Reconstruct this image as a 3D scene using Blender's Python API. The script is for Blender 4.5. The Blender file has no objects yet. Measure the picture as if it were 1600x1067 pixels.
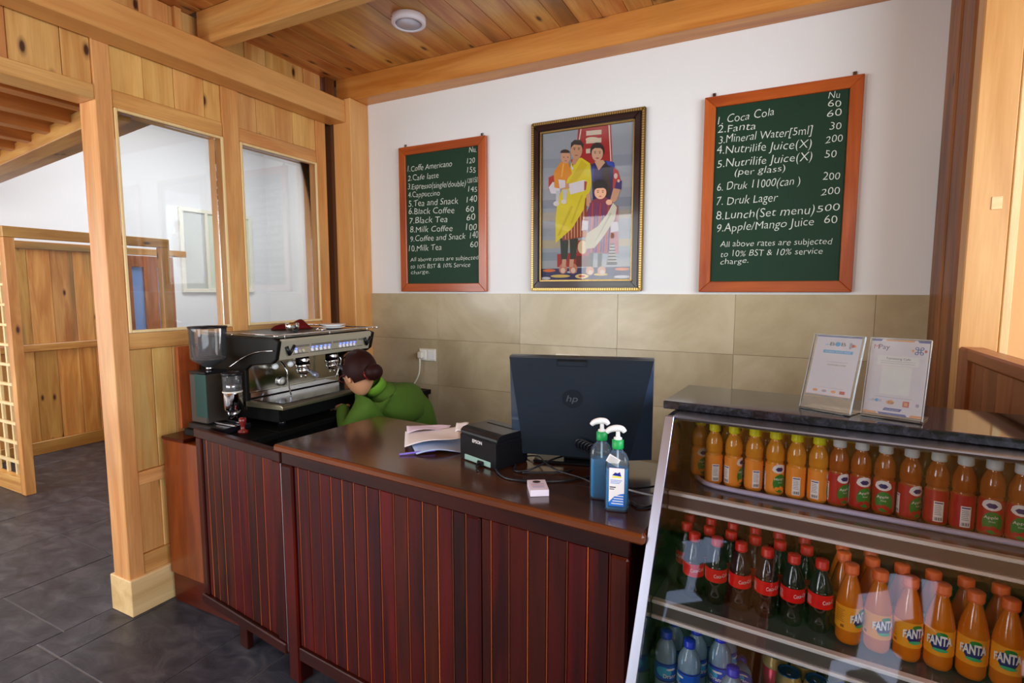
import bpy, bmesh, math, random
from mathutils import Vector, Matrix
random.seed(7)
S = bpy.context.scene
COL = S.collection
PI = math.pi
# ------------------------------------------------------------------ camera, world, light, exposure
cam_d = bpy.data.cameras.new('camera'); cam = bpy.data.objects.new('camera', cam_d); COL.objects.link(cam)
cam_d.sensor_width = 36; cam_d.lens = 831.4/1600*36; cam_d.clip_start = .02; cam_d.clip_end = 200
cam.location = (0, 0, 1.55)
cam.rotation_euler = (PI/2-.09604, 0, .4653)
S.camera = cam
W = bpy.data.worlds.new('world'); S.world = W; W.use_nodes = True
nt = W.node_tree; nt.nodes.clear()
wo = nt.nodes.new('ShaderNodeOutputWorld'); wb = nt.nodes.new('ShaderNodeBackground')
sky = nt.nodes.new('ShaderNodeTexSky'); sky.sky_type = 'NISHITA'; sky.sun_disc = False
sky.sun_elevation = math.radians(50); sky.sun_rotation = math.radians(150); sky.air_density = 1.0; sky.dust_density = 2.0
nt.links.new(sky.outputs[0], wb.inputs[0]); nt.links.new(wb.outputs[0], wo.inputs[0]); wb.inputs[1].default_value = .40
def area(name, loc, rot, sx, sy, power, col):
    l = bpy.data.lights.new(name, 'AREA'); l.shape = 'RECTANGLE'; l.size = sx; l.size_y = sy; l.energy = power; l.color = col
    o = bpy.data.objects.new(name, l); COL.objects.link(o); o.location = loc; o.rotation_euler = rot
    return o
# daylight through the veranda side (right, above the low partition), through the front windows; the next room's lights are added fill
area('daylight_right', (1.9, .2, 2.05), (0, PI/2, 0), 1.3, 3.4, 95, (.86, .93, 1.0))
area('daylight_front', (-2.12, -1.72, 1.6), (PI/2, 0, 0), .95, 2.0, 42, (.95, .97, 1.0))
area('fill_next_room_top', (-5.4, 4.0, 3.88), (0, 0, 0), 1.6, 2.2, 80, (.97, .98, 1.0))  # added area light under the unseen ceiling, brightens the far walls
area('fill_next_room_front', (-5.0, -1.72, 1.9), (PI/2, 0, 0), 3.4, 2.0, 140, (.95, .97, 1.0))  # added fill light for the next room, out of view
sun_d = bpy.data.lights.new('sun', 'SUN'); sun_d.energy = 3.0; sun_d.angle = .01; sun_d.color = (1, .95, .85)
sun = bpy.data.objects.new('sun', sun_d); COL.objects.link(sun); sun.rotation_euler = (math.radians(42), 0, math.radians(35)); sun.location = (4, -4, 6)
S.view_settings.view_transform = 'Standard'; S.view_settings.look = 'None'; S.view_settings.gamma = 1
S.view_settings.use_curve_mapping = False; S.view_settings.exposure = .22
try:
    S.cycles.use_denoising = True; S.cycles.max_bounces = 10; S.cycles.transparent_max_bounces = 24
    S.cycles.glossy_bounces = 5; S.cycles.diffuse_bounces = 5; S.cycles.caustics_reflective = False; S.cycles.caustics_refractive = False
    S.cycles.sample_clamp_indirect = 6
except Exception: pass

# ------------------------------------------------------------------ materials
def srgb(r, g, b):
    f = lambda c: ((c/255+.055)/1.055)**2.4 if c > 10 else c/255/12.92
    return (f(r), f(g), f(b), 1)
MATS = {}
def newmat(name):
    m = bpy.data.materials.new(name); m.use_nodes = True; MATS[name] = m
    t = m.node_tree; return m, t, t.nodes['Principled BSDF']
def M(name, col, rough=.5, metal=0, coat=0, noise=0, nscale=20, emit=0, trans=0, bump=0, spec=.5):
    m, t, b = newmat(name); col = tuple(col)[:3]+(1,)
    b.inputs['Base Color'].default_value = col; b.inputs['Roughness'].default_value = rough; b.inputs['Metallic'].default_value = metal
    b.inputs['Coat Weight'].default_value = coat; b.inputs['Coat Roughness'].default_value = .08
    b.inputs['Transmission Weight'].default_value = trans; b.inputs['Specular IOR Level'].default_value = spec
    if emit: b.inputs['Emission Color'].default_value = col; b.inputs['Emission Strength'].default_value = emit
    if noise or bump:
        tc = t.nodes.new('ShaderNodeTexCoord'); n = t.nodes.new('ShaderNodeTexNoise'); n.inputs['Scale'].default_value = nscale; n.inputs['Detail'].default_value = 6
        t.links.new(tc.outputs['Object'], n.inputs['Vector'])
        if noise:
            mx = t.nodes.new('ShaderNodeMix'); mx.data_type = 'RGBA'; mx.inputs['A'].default_value = tuple(c*(1-noise) for c in col[:3])+(1,)
            mx.inputs['B'].default_value = tuple(min(1, c*(1+noise)) for c in col[:3])+(1,)
            t.links.new(n.outputs['Fac'], mx.inputs['Factor']); t.links.new(mx.outputs['Result'], b.inputs['Base Color'])
        if bump:
            bp = t.nodes.new('ShaderNodeBump'); bp.inputs['Strength'].default_value = bump; bp.inputs['Distance'].default_value = .004
            t.links.new(n.outputs['Fac'], bp.inputs['Height']); t.links.new(bp.outputs['Normal'], b.inputs['Normal'])
    return m
def wood(name, c1, c2, axis='Z', knots=0., rough=.42, coat=.15, vary=.25, stain=0., c3=None, streak=1.0, hue=0., spec=.5):
    m, t, b = newmat(name); N = t.nodes.new; L = t.links.new
    tc = N('ShaderNodeTexCoord'); oi = N('ShaderNodeObjectInfo')
    vm = N('ShaderNodeVectorMath'); vm.operation = 'MULTIPLY_ADD'
    cb = N('ShaderNodeCombineXYZ')
    for i in range(3): L(oi.outputs['Random'], cb.inputs[i])
    L(cb.outputs[0], vm.inputs[0]); vm.inputs[1].default_value = (31, 57, 43); L(tc.outputs['Object'], vm.inputs[2])
    def mapped(al, ac):
        mp = N('ShaderNodeMapping'); mp.inputs['Scale'].default_value = tuple(al if 'XYZ'[i] == axis else ac for i in range(3)); L(vm.outputs[0], mp.inputs['Vector']); return mp
    m1 = mapped(.7, 7); n1 = N('ShaderNodeTexNoise'); n1.inputs['Scale'].default_value = 1.4; n1.inputs['Detail'].default_value = 5; n1.inputs['Distortion'].default_value = 1.2*streak
    L(m1.outputs[0], n1.inputs['Vector'])
    m2 = mapped(4, 90); n2 = N('ShaderNodeTexNoise'); n2.inputs['Scale'].default_value = 1.5; n2.inputs['Detail'].default_value = 4; L(m2.outputs[0], n2.inputs['Vector'])
    r = N('ShaderNodeValToRGB'); r.color_ramp.elements[0].position = .36; r.color_ramp.elements[1].position = .66
    r.color_ramp.elements[0].color = c1; r.color_ramp.elements[1].color = c2; L(n1.outputs['Fac'], r.inputs['Fac'])
    mx = N('ShaderNodeMix'); mx.data_type = 'RGBA'; mx.blend_type = 'MULTIPLY'; mx.inputs['Factor'].default_value = .30*streak
    r2 = N('ShaderNodeValToRGB'); r2.color_ramp.elements[0].position = .35; r2.color_ramp.elements[0].color = (.62, .55, .45, 1); r2.color_ramp.elements[1].position = .6; r2.color_ramp.elements[1].color = (1, 1, 1, 1)
    L(n2.outputs['Fac'], r2.inputs['Fac']); L(r.outputs[0], mx.inputs['A']); L(r2.outputs[0], mx.inputs['B'])
    out = mx.outputs['Result']
    if stain:
        m4 = mapped(.7, 5); n4 = N('ShaderNodeTexNoise'); n4.inputs['Scale'].default_value = 1.1; L(m4.outputs[0], n4.inputs['Vector'])
        r4 = N('ShaderNodeValToRGB'); r4.color_ramp.elements[0].position = .56; r4.color_ramp.elements[0].color = (0, 0, 0, 1); r4.color_ramp.elements[1].position = .68; r4.color_ramp.elements[1].color = (stain,)*3+(1,)
        L(n4.outputs['Fac'], r4.inputs['Fac']); mx4 = N('ShaderNodeMix'); mx4.data_type = 'RGBA'; L(r4.outputs[0], mx4.inputs['Factor']); L(out, mx4.inputs['A'])
        mx4.inputs['B'].default_value = c3 or (.30, .27, .14, 1); out = mx4.outputs['Result']
    if knots:
        m3 = mapped(3.0, 7.5); v = N('ShaderNodeTexVoronoi'); v.voronoi_dimensions = '2D'; v.inputs['Scale'].default_value = 1.0; v.inputs['Randomness'].default_value = 1
        sx = N('ShaderNodeSeparateXYZ'); L(m3.outputs[0], sx.inputs[0]); ad = N('ShaderNodeMath'); ad.operation = 'ADD'; k_ = 'XYZ'.index(axis)
        L(sx.outputs[(k_+1) % 3], ad.inputs[0]); L(sx.outputs[(k_+2) % 3], ad.inputs[1]); c2_ = N('ShaderNodeCombineXYZ'); L(sx.outputs[k_], c2_.inputs[0]); L(ad.outputs[0], c2_.inputs[1])
        L(c2_.outputs[0], v.inputs['Vector'])
        sp = N('ShaderNodeSeparateColor'); L(v.outputs['Color'], sp.inputs[0])
        gt = N('ShaderNodeMath'); gt.operation = 'GREATER_THAN'; gt.inputs[1].default_value = 1-knots; L(sp.outputs[0], gt.inputs[0])
        r3 = N('ShaderNodeValToRGB'); e = r3.color_ramp.elements; e[0].position = .05; e[0].color = (1, 1, 1, 1); e[1].position = .14; e[1].color = (0, 0, 0, 1)
        e2 = e.new(.085); e2.color = (.42, .42, .42, 1)
        L(v.outputs['Distance'], r3.inputs['Fac'])
        mu = N('ShaderNodeMath'); mu.operation = 'MULTIPLY'; L(r3.outputs[0], mu.inputs[0]); L(gt.outputs[0], mu.inputs[1])
        mk = N('ShaderNodeMix'); mk.data_type = 'RGBA'; L(mu.outputs[0], mk.inputs['Factor']); L(out, mk.inputs['A']); mk.inputs['B'].default_value = (.06, .012, .003, 1); out = mk.outputs['Result']
    hs = N('ShaderNodeHueSaturation'); mr = N('ShaderNodeMapRange'); mr.inputs['To Min'].default_value = 1-vary; mr.inputs['To Max'].default_value = 1+vary*.6
    L(oi.outputs['Random'], mr.inputs['Value']); L(mr.outputs[0], hs.inputs['Value']); L(out, hs.inputs['Color'])
    if hue:
        wn = N('ShaderNodeMath'); wn.operation = 'FRACT'; mm = N('ShaderNodeMath'); mm.operation = 'MULTIPLY'; mm.inputs[1].default_value = 7.31
        L(oi.outputs['Random'], mm.inputs[0]); L(mm.outputs[0], wn.inputs[0]); mh = N('ShaderNodeMapRange'); mh.inputs['To Min'].default_value = .5-hue; mh.inputs['To Max'].default_value = .5+hue*.6
        L(wn.outputs[0], mh.inputs['Value']); L(mh.outputs[0], hs.inputs['Hue'])
    L(hs.outputs[0], b.inputs['Base Color'])
    b.inputs['Roughness'].default_value = rough; b.inputs['Coat Weight'].default_value = coat; b.inputs['Coat Roughness'].default_value = .15; b.inputs['Specular IOR Level'].default_value = spec
    bp = N('ShaderNodeBump'); bp.inputs['Strength'].default_value = .12; bp.inputs['Distance'].default_value = .002; L(n2.outputs['Fac'], bp.inputs['Height']); L(bp.outputs[0], b.inputs['Normal'])
    return m
def clear(name, tint=(1, 1, 1), refl=1.0, milk=0., milkcol=(1, 1, 1), ior=1.45, rough=.02):
    m = bpy.data.materials.new(name); m.use_nodes = True; t = m.node_tree; t.nodes.clear(); N = t.nodes.new; L = t.links.new; MATS[name] = m
    o = N('ShaderNodeOutputMaterial'); tr = N('ShaderNodeBsdfTransparent'); tr.inputs[0].default_value = tuple(tint)+(1,)
    g = N('ShaderNodeBsdfGlossy'); g.inputs['Roughness'].default_value = rough
    f = N('ShaderNodeFresnel'); f.inputs['IOR'].default_value = ior
    mu = N('ShaderNodeMath'); mu.operation = 'MULTIPLY'; mu.inputs[1].default_value = refl; mu.use_clamp = True; L(f.outputs[0], mu.inputs[0])
    mx = N('ShaderNodeMixShader'); L(mu.outputs[0], mx.inputs[0])
    base = tr.outputs[0]
    if milk:
        d = N('ShaderNodeBsdfDiffuse'); d.inputs[0].default_value = tuple(milkcol)+(1,); m2 = N('ShaderNodeMixShader'); m2.inputs[0].default_value = milk; L(base, m2.inputs[1]); L(d.outputs[0], m2.inputs[2]); base = m2.outputs[0]
    L(base, mx.inputs[1]); L(g.outputs[0], mx.inputs[2]); L(mx.outputs[0], o.inputs[0])
    return m
PL1, PL2 = srgb(204, 142, 78), srgb(228, 174, 106)       # light pine
PO1, PO2 = srgb(196, 118, 46), srgb(222, 152, 76)         # orange varnished pine
pine = {a: wood('pine_'+a, PL1, PL2, a, knots=.10, vary=.14, stain=.35, hue=.008) for a in 'XYZ'}
pine_board = {a: wood('pine_board_'+a, srgb(208, 146, 76), srgb(236, 188, 114), a, knots=.62, vary=.14, stain=.45, c3=srgb(176, 150, 92), hue=.012, streak=.8) for a in 'XYZ'}
ceil_wood = wood('ceiling_wood', srgb(196, 124, 54), srgb(232, 176, 96), 'Y', knots=.55, vary=.2, stain=.85, c3=srgb(120, 76, 28), rough=.35, coat=.3, hue=.012)
beam_o = wood('beam_orange', PO1, PO2, 'X', knots=.03, vary=.06, streak=.6, rough=.4)
beam_l = wood('beam_light', srgb(206, 144, 80), srgb(228, 172, 106), 'Y', knots=.02, vary=.05, streak=.5)
bead_m = wood('bead_pale', srgb(240, 206, 146), srgb(248, 222, 168), 'Z', vary=.05, streak=.4)
dark_post = wood('weathered_post', srgb(108, 58, 20), srgb(160, 96, 42), 'Z', knots=.2, vary=.15, stain=.7, c3=srgb(88, 40, 14), rough=.5)
part_wood = {a: wood('partition_wood_'+a, srgb(136, 74, 34), srgb(176, 104, 54), a, knots=.1, vary=.15, rough=.4) for a in 'XYZ'}
maho = {a: wood('mahogany_'+a, srgb(42, 6, 2), srgb(88, 20, 5), a, vary=.4, rough=.3, coat=.12, streak=.9, hue=.012, spec=.3) for a in 'XYZ'}
maho_d = {a: wood('mahogany_dark_'+a, srgb(34, 9, 5), srgb(58, 16, 8), a, vary=.12, rough=.3, coat=.1, spec=.3) for a in 'XYZ'}
groove_m = wood('groove_highlight', srgb(160, 74, 32), srgb(196, 104, 56), 'Z', vary=.7, rough=.35, coat=.4)  # orange tone paints the highlights along the grooves
top_wood = wood('table_top_wood', srgb(58, 30, 15), srgb(88, 50, 26), 'X', vary=.02, rough=.2, coat=.5)
edge_wood = wood('table_edge_wood', srgb(88, 40, 14), srgb(118, 58, 22), 'X', vary=.03, rough=.3, coat=.15)
orange_ply = wood('orange_ply', srgb(100, 38, 6), srgb(142, 64, 14), 'Z', vary=.02, rough=.3, coat=.4, stain=.5, c3=srgb(98, 36, 10))
redboard = wood('red_board', srgb(170, 78, 34), srgb(204, 112, 62), 'Z', vary=.04, rough=.3, coat=.4)
chalkframe = {a: wood('chalkframe_'+a, srgb(160, 66, 20), srgb(198, 96, 36), a, vary=.08, rough=.35, coat=.3) for a in 'XZ'}
boothw = {a: wood('booth_wood_'+a, srgb(184, 124, 56), srgb(220, 168, 92), a, knots=.3, vary=.25, stain=.8, c3=srgb(128, 108, 62), hue=.01) for a in 'XYZ'}
white_wall = M('white_plaster', srgb(236, 238, 242), .6, noise=.03, nscale=3, bump=.1)
far_wall_m = M('far_plaster', srgb(226, 226, 228), .7, noise=.02, nscale=2)
beige_wall = M('beige_plaster', srgb(214, 166, 112), .8, noise=.03, nscale=3)
grout = M('grout', srgb(160, 148, 120), .8); grout_f = M('floor_grout', srgb(150, 142, 136), .85)
def stone(name, cs, rough, scale, stretch=(1, 1, 1), bump=.1, vary=.1):
    m, t, b = newmat(name); N = t.nodes.new; L = t.links.new
    tc = N('ShaderNodeTexCoord'); oi = N('ShaderNodeObjectInfo'); cb = N('ShaderNodeCombineXYZ'); vm = N('ShaderNodeVectorMath'); vm.operation = 'MULTIPLY_ADD'
    for i in range(3): L(oi.outputs['Random'], cb.inputs[i])
    L(cb.outputs[0], vm.inputs[0]); vm.inputs[1].default_value = (17, 29, 11); L(tc.outputs['Object'], vm.inputs[2])
    mp = N('ShaderNodeMapping'); mp.inputs['Scale'].default_value = stretch; L(vm.outputs[0], mp.inputs['Vector'])
    n = N('ShaderNodeTexNoise'); n.inputs['Scale'].default_value = scale; n.inputs['Detail'].default_value = 8; n.inputs['Roughness'].default_value = .62; n.inputs['Distortion'].default_value = .6; L(mp.outputs[0], n.inputs['Vector'])
    r = N('ShaderNodeValToRGB'); L(n.outputs['Fac'], r.inputs['Fac']); e = r.color_ramp.elements
    e[0].position = .3; e[0].color = cs[0]; e[1].position = .72; e[1].color = cs[-1]
    for i, c in enumerate(cs[1:-1]): q = e.new(.3+.42*(i+1)/(len(cs)-1)); q.color = c
    hs = N('ShaderNodeHueSaturation'); mr = N('ShaderNodeMapRange'); mr.inputs['To Min'].default_value = 1-vary; mr.inputs['To Max'].default_value = 1+vary
    L(oi.outputs['Random'], mr.inputs['Value']); L(mr.outputs[0], hs.inputs['Value']); L(r.outputs[0], hs.inputs['Color']); L(hs.outputs[0], b.inputs['Base Color'])
    b.inputs['Roughness'].default_value = rough
    bp = N('ShaderNodeBump'); bp.inputs['Strength'].default_value = bump; bp.inputs['Distance'].default_value = .004; L(n.outputs['Fac'], bp.inputs['Height']); L(bp.outputs[0], b.inputs['Normal'])
    return m
wall_tile_m = stone('wall_tile_stone', [srgb(164, 148, 116), srgb(182, 167, 136), srgb(200, 186, 158)], .24, 2.0, bump=.02, vary=.03)
slate = stone('slate', [srgb(32, 34, 42), srgb(56, 56, 64), srgb(84, 82, 86)], .38, 6.5, (1, 1.7, 1), bump=1.0, vary=.12)
granite = stone('granite', [srgb(18, 16, 20), srgb(34, 32, 40), srgb(60, 60, 76)], .07, 60, bump=.0, vary=0)
steel = M('brushed_steel', (.62, .60, .66), .26, 1, noise=.06, nscale=4)
flange_m = M('flange_steel', (.40, .40, .50), .3, 1)
rail_lip = M('rail_lip', (.95, .94, .98), .35, .25)  # steel lips coloured near white so the rail edges look highlit
rail_face = M('rail_face', srgb(150, 132, 134), .2, .7)
steel_d = M('steel_dark', (.30, .32, .38), .16, 1, noise=.15, nscale=3)
chrome = M('chrome', (.82, .82, .84), .07, 1)
alu = M('aluminium', (.75, .77, .82), .3, 1)
black = M('black_plastic', (.006, .006, .008), .28, spec=.35)
black_m = M('black_matt', (.004, .004, .004), .5, spec=.12)
mach_side = M('machine_side_paint', (.006, .005, .004), .45, spec=.16, noise=.1, nscale=30)
navyblk = M('monitor_shell', (.010, .018, .030), .30, noise=.05, nscale=60)
navyblk2 = M('monitor_bevel_lit', (.03, .05, .09), .12)  # facets coloured lighter than the shell for the light they catch
cream = M('machine_band', srgb(196, 190, 170), .3, .4)
white_pl = M('white_plastic', srgb(240, 240, 240), .35)
off_white = M('off_white', srgb(226, 222, 208), .4)
clear_pane = clear('clear_pane', (.97, .985, .985), 1.1)
fridge_glass = clear('fridge_glass', (.985, .99, 1.0), 1.0, ior=1.45)
acrylic = clear('acrylic', (.96, .98, .99), 1.4, milk=.05)
water_pl = clear('water_plastic', (.66, .84, 1.0), 1.4, milk=.45, milkcol=(.50, .76, 1.0))
pale_pl = clear('pale_plastic', (.88, .94, 1.0), 1.2, milk=.08, milkcol=(.6, .75, .9))
coke_neck = clear('cola_neck', (.30, .26, .30), 2.2, milk=.25, milkcol=(.06, .05, .07))
blue_gel = clear('blue_gel', (.06, .60, .95), 1.0, milk=.7, milkcol=(.01, .42, .90))
hopper_pl = clear('hopper_plastic', (.9, .89, .88), 1.2, milk=.06, milkcol=(.8, .8, .85))
coke_liq = M('cola', (.012, .005, .005), .08, coat=.5)
fanta_liq = M('orange_soda', srgb(232, 120, 10), .12, coat=.6, trans=.15)
mango_liq = M('mango_juice', srgb(236, 150, 40), .15, coat=.5, trans=.1)
apple_liq = M('apple_juice', srgb(176, 88, 26), .15, coat=.5, trans=.1)
cap_y = M('cap_yellow', srgb(255, 240, 16), .4); cap_w = M('cap_white', srgb(238, 238, 240), .4)
cap_r = M('cap_red', srgb(216, 22, 18), .4); cap_o = M('cap_orange', srgb(244, 112, 50), .45); cap_b = M('cap_blue', srgb(10, 50, 220), .35)
lab_o = M('label_orange', srgb(250, 150, 48), .4); lab_r = M('label_red', srgb(186, 26, 26), .4); lab_cr = M('label_cola_red', srgb(226, 16, 22), .4, spec=.3)
lab_f = M('label_fanta', srgb(246, 160, 22), .4); lab_g = M('label_green', srgb(22, 130, 42), .4); lab_w = M('print_white', srgb(244, 240, 242), .5)
lab_nv = M('print_navy', srgb(34, 30, 110), .4); lab_bl = M('label_blue', srgb(16, 92, 214), .35); lab_lb = M('label_light_blue', srgb(70, 190, 240), .4)
ink = M('print_ink', srgb(40, 38, 44), .6); lab_bk = M('print_black', (.02, .02, .02), .5)
chalk = M('chalk', srgb(222, 228, 222), .9); board_g = M('chalkboard_green', srgb(18, 54, 36), .6, spec=.3, noise=.14, nscale=4)
gold = M('frame_gold', (.20, .12, .035), .38, .8); frame_br = M('frame_brown', (.022, .006, .005), .25, coat=.2, spec=.3)
can_red = M('can_crimson', srgb(176, 30, 62), .3, .4); can_gold = M('can_gold', srgb(206, 176, 110), .3, .6); lid_blue = M('can_lid_blue', srgb(58, 110, 170), .2, .7); lid_dark = M('can_lid_dark', srgb(46, 66, 80), .25, .7)
skin = M('skin', srgb(196, 140, 104), .5); hair_m = M('hair', (.020, .004, .003), .55, spec=.15); green_cl = M('green_cloth', srgb(64, 96, 8), .85, noise=.12, nscale=30)
hair_red = M('hair_tie_red', srgb(150, 14, 18), .5); redcloth = M('red_cloth', srgb(128, 8, 12), .85, noise=.15, nscale=25); rag_m = M('rag', srgb(186, 176, 140), .9, noise=.15, nscale=40)
beans = M('coffee_beans', srgb(58, 26, 16), .5, noise=.4, nscale=120); teal = M('grinder_teal', srgb(18, 58, 54), .3, spec=.3); grey_side = M('grinder_grey', srgb(58, 50, 44), .4, spec=.3)
cap_green = M('cap_green', srgb(20, 168, 84), .4); cable_b = M('cable_black', (.012, .014, .022), .35); cable_w = M('cable_white', srgb(225, 222, 205), .4)
paper_m = M('paper', srgb(232, 222, 222), .7); paper_b = M('paper_blue', srgb(170, 190, 226), .7); card_m = M('card', srgb(236, 224, 240), .5)
led_blue = M('led_blue', (.08, .14, 1.0), .3, emit=3); red_m = M('dark_red', srgb(110, 24, 18), .35); grass_m = M('garden_green', srgb(92, 128, 52), .9, noise=.3, nscale=2)
pave = M('paving', srgb(176, 170, 160), .8, noise=.1, nscale=2); light_w = M('lamp_white', srgb(236, 228, 238), .4); door_glass = M('door_glass', srgb(120, 150, 205), .12)
lavender = M('led_strip', srgb(196, 190, 226), .4)

# ------------------------------------------------------------------ helpers
def tag(o, label=None, cat=None, group=None, kind=None):
    if label: o['label'] = label
    if cat: o['category'] = cat
    if group: o['group'] = group
    if kind: o['kind'] = kind
    return o
def empty(name, loc=(0, 0, 0), rz=0, label=None, cat=None, group=None, kind=None, rot=None):
    o = bpy.data.objects.new(name, None); COL.objects.link(o); o.location = loc; o.rotation_euler = rot or (0, 0, rz); o.empty_display_size = .05
    return tag(o, label, cat, group, kind)
def link(name, me, mat=None, parent=None, loc=(0, 0, 0), rot=(0, 0, 0), mats=None, smooth=False):
    if isinstance(me, bmesh.types.BMesh):
        bm = me; me = bpy.data.meshes.new(name); bm.normal_update(); bm.to_mesh(me); bm.free()
    if smooth:
        for p in me.polygons: p.use_smooth = True
    for m in (mats or ([mat] if mat else [])): me.materials.append(m)
    o = bpy.data.objects.new(name, me); COL.objects.link(o); o.location = loc; o.rotation_euler = rot
    if parent: o.parent = parent
    return o
def add_box(bm, x0, x1, y0, y1, z0, z1, bev=0, mi=0, mat4=None):
    r = bmesh.ops.create_cube(bm, size=1); vs = r['verts']
    for v in vs: v.co = Vector(((x0+x1)/2+v.co.x*(x1-x0), (y0+y1)/2+v.co.y*(y1-y0), (z0+z1)/2+v.co.z*(z1-z0)))
    fs = set(f for v in vs for f in v.link_faces)
    if bev:
        es = set(e for v in vs for e in v.link_edges)
        rr = bmesh.ops.bevel(bm, geom=list(es), offset=bev, segments=1, affect='EDGES', profile=.5); fs = set(rr['faces'])|{f for f in fs if f.is_valid}
        vs = list({v for f in fs for v in f.verts})
    for f in fs: f.material_index = mi
    if mat4: bmesh.ops.transform(bm, matrix=mat4, verts=vs)
    return vs
def box(name, x0, x1, y0, y1, z0, z1, mat, parent=None, bev=.002, rot=(0, 0, 0)):
    cx, cy, cz = (x0+x1)/2, (y0+y1)/2, (z0+z1)/2; bm = bmesh.new()
    b = min(bev, abs(x1-x0)/3, abs(y1-y0)/3, abs(z1-z0)/3)
    add_box(bm, x0-cx, x1-cx, y0-cy, y1-cy, z0-cz, z1-cz, b)
    return link(name, bm, mat, parent, (cx, cy, cz), rot)
def add_lathe(bm, prof, n=20, mi=0, c=(0, 0, 0), cap=True, mat4=None, squash=1):
    rings = []; vs = []
    for r, z in prof:
        ring = [bm.verts.new((c[0]+r*math.cos(2*PI*k/n), c[1]+squash*r*math.sin(2*PI*k/n), c[2]+z)) for k in range(n)]; rings.append(ring); vs += ring
    fs = []
    for a, b in zip(rings, rings[1:]):
        for k in range(n): fs.append(bm.faces.new((a[k], a[(k+1) % n], b[(k+1) % n], b[k])))
    for f in fs: f.smooth = True
    if cap:
        if prof[0][0] > 1e-5: fs.append(bm.faces.new(rings[0][::-1]))
        if prof[-1][0] > 1e-5: fs.append(bm.faces.new(rings[-1]))
    for f in fs: f.material_index = mi
    if mat4: bmesh.ops.transform(bm, matrix=mat4, verts=vs)
    return vs
def lathe(name, prof, mat, parent=None, loc=(0, 0, 0), n=20, rot=(0, 0, 0), squash=1, cap=True):
    bm = bmesh.new(); add_lathe(bm, prof, n, cap=cap, squash=squash); return link(name, bm, mat, parent, loc, rot)
def add_tube(bm, pts, r, n=8, mi=0):
    pts = [Vector(p) for p in pts]; rings = []; up0 = None
    for i, p in enumerate(pts):
        d = (pts[min(i+1, len(pts)-1)]-pts[max(i-1, 0)]).normalized()
        u = up0 if up0 is not None else (Vector((0, 0, 1)) if abs(d.z) < .9 else Vector((1, 0, 0)))
        s = d.cross(u).normalized(); u = s.cross(d).normalized(); up0 = u
        rr = r[i] if isinstance(r, (list, tuple)) else r
        rings.append([bm.verts.new(p+rr*(math.cos(2*PI*k/n)*s+math.sin(2*PI*k/n)*u)) for k in range(n)])
    for a, b in zip(rings, rings[1:]):
        for k in range(n): f = bm.faces.new((a[k], a[(k+1) % n], b[(k+1) % n], b[k])); f.smooth = True; f.material_index = mi
    for f in (bm.faces.new(rings[0][::-1]), bm.faces.new(rings[-1])): f.material_index = mi
def smooth_path(pts, k=6):
    P = [Vector(p) for p in pts]; out = []
    for i in range(len(P)-1):
        p0, p1, p2, p3 = P[max(i-1, 0)], P[i], P[i+1], P[min(i+2, len(P)-1)]
        for j in range(k):
            t = j/k; out.append(.5*((2*p1)+(-p0+p2)*t+(2*p0-5*p1+4*p2-p3)*t*t+(-p0+3*p1-3*p2+p3)*t**3))
    out.append(P[-1]); return out
def tube(name, pts, r, mat, parent=None, n=8, k=6):
    bm = bmesh.new(); add_tube(bm, smooth_path(pts, k) if len(pts) > 2 else pts, r, n); return link(name, bm, mat, parent)
def add_prism(bm, poly, y0, y1, mi=0):      # polygon in x,z extruded along y
    a = [bm.verts.new((x, y0, z)) for x, z in poly]; b = [bm.verts.new((x, y1, z)) for x, z in poly]; n = len(poly); fs = []
    for i in range(n): fs.append(bm.faces.new((a[i], a[(i+1) % n], b[(i+1) % n], b[i])))
    fs += [bm.faces.new(a[::-1]), bm.faces.new(b)]
    for f in fs: f.material_index = mi
    bmesh.ops.recalc_face_normals(bm, faces=fs)
TXT = {}
def text_mesh(s, res=3, off=0.0):
    key = (s, res, off)
    if key not in TXT:
        c = bpy.data.curves.new('t', 'FONT'); c.body = s; c.resolution_u = res; c.size = 1; c.offset = off
        o = bpy.data.objects.new('t', c); COL.objects.link(o); bpy.context.view_layer.update()
        me = bpy.data.meshes.new_from_object(o.evaluated_get(bpy.context.evaluated_depsgraph_get()))
        bpy.data.objects.remove(o); bpy.data.curves.remove(c)
        TXT[key] = ([tuple(v.co) for v in me.vertices], [tuple(p.vertices) for p in me.polygons]); bpy.data.meshes.remove(me)
    return TXT[key]
def add_text(bm, s, fn, mi=0, res=3, off=0.0, w=1, h=1, capn=.69):
    """text scaled so that it is w wide and capitals h high; fn maps (x, y) to a point"""
    vs, fs = text_mesh(s, res, off); 
    if not vs: return
    x0 = min(v[0] for v in vs); x1 = max(v[0] for v in vs); kx = w/(x1-x0); ky = h/capn
    nv = [bm.verts.new(fn((v[0]-x0)*kx, v[1]*ky)) for v in vs]
    for f in fs:
        try: q = bm.faces.new([nv[i] for i in f]); q.material_index = mi
        except ValueError: pass

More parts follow.
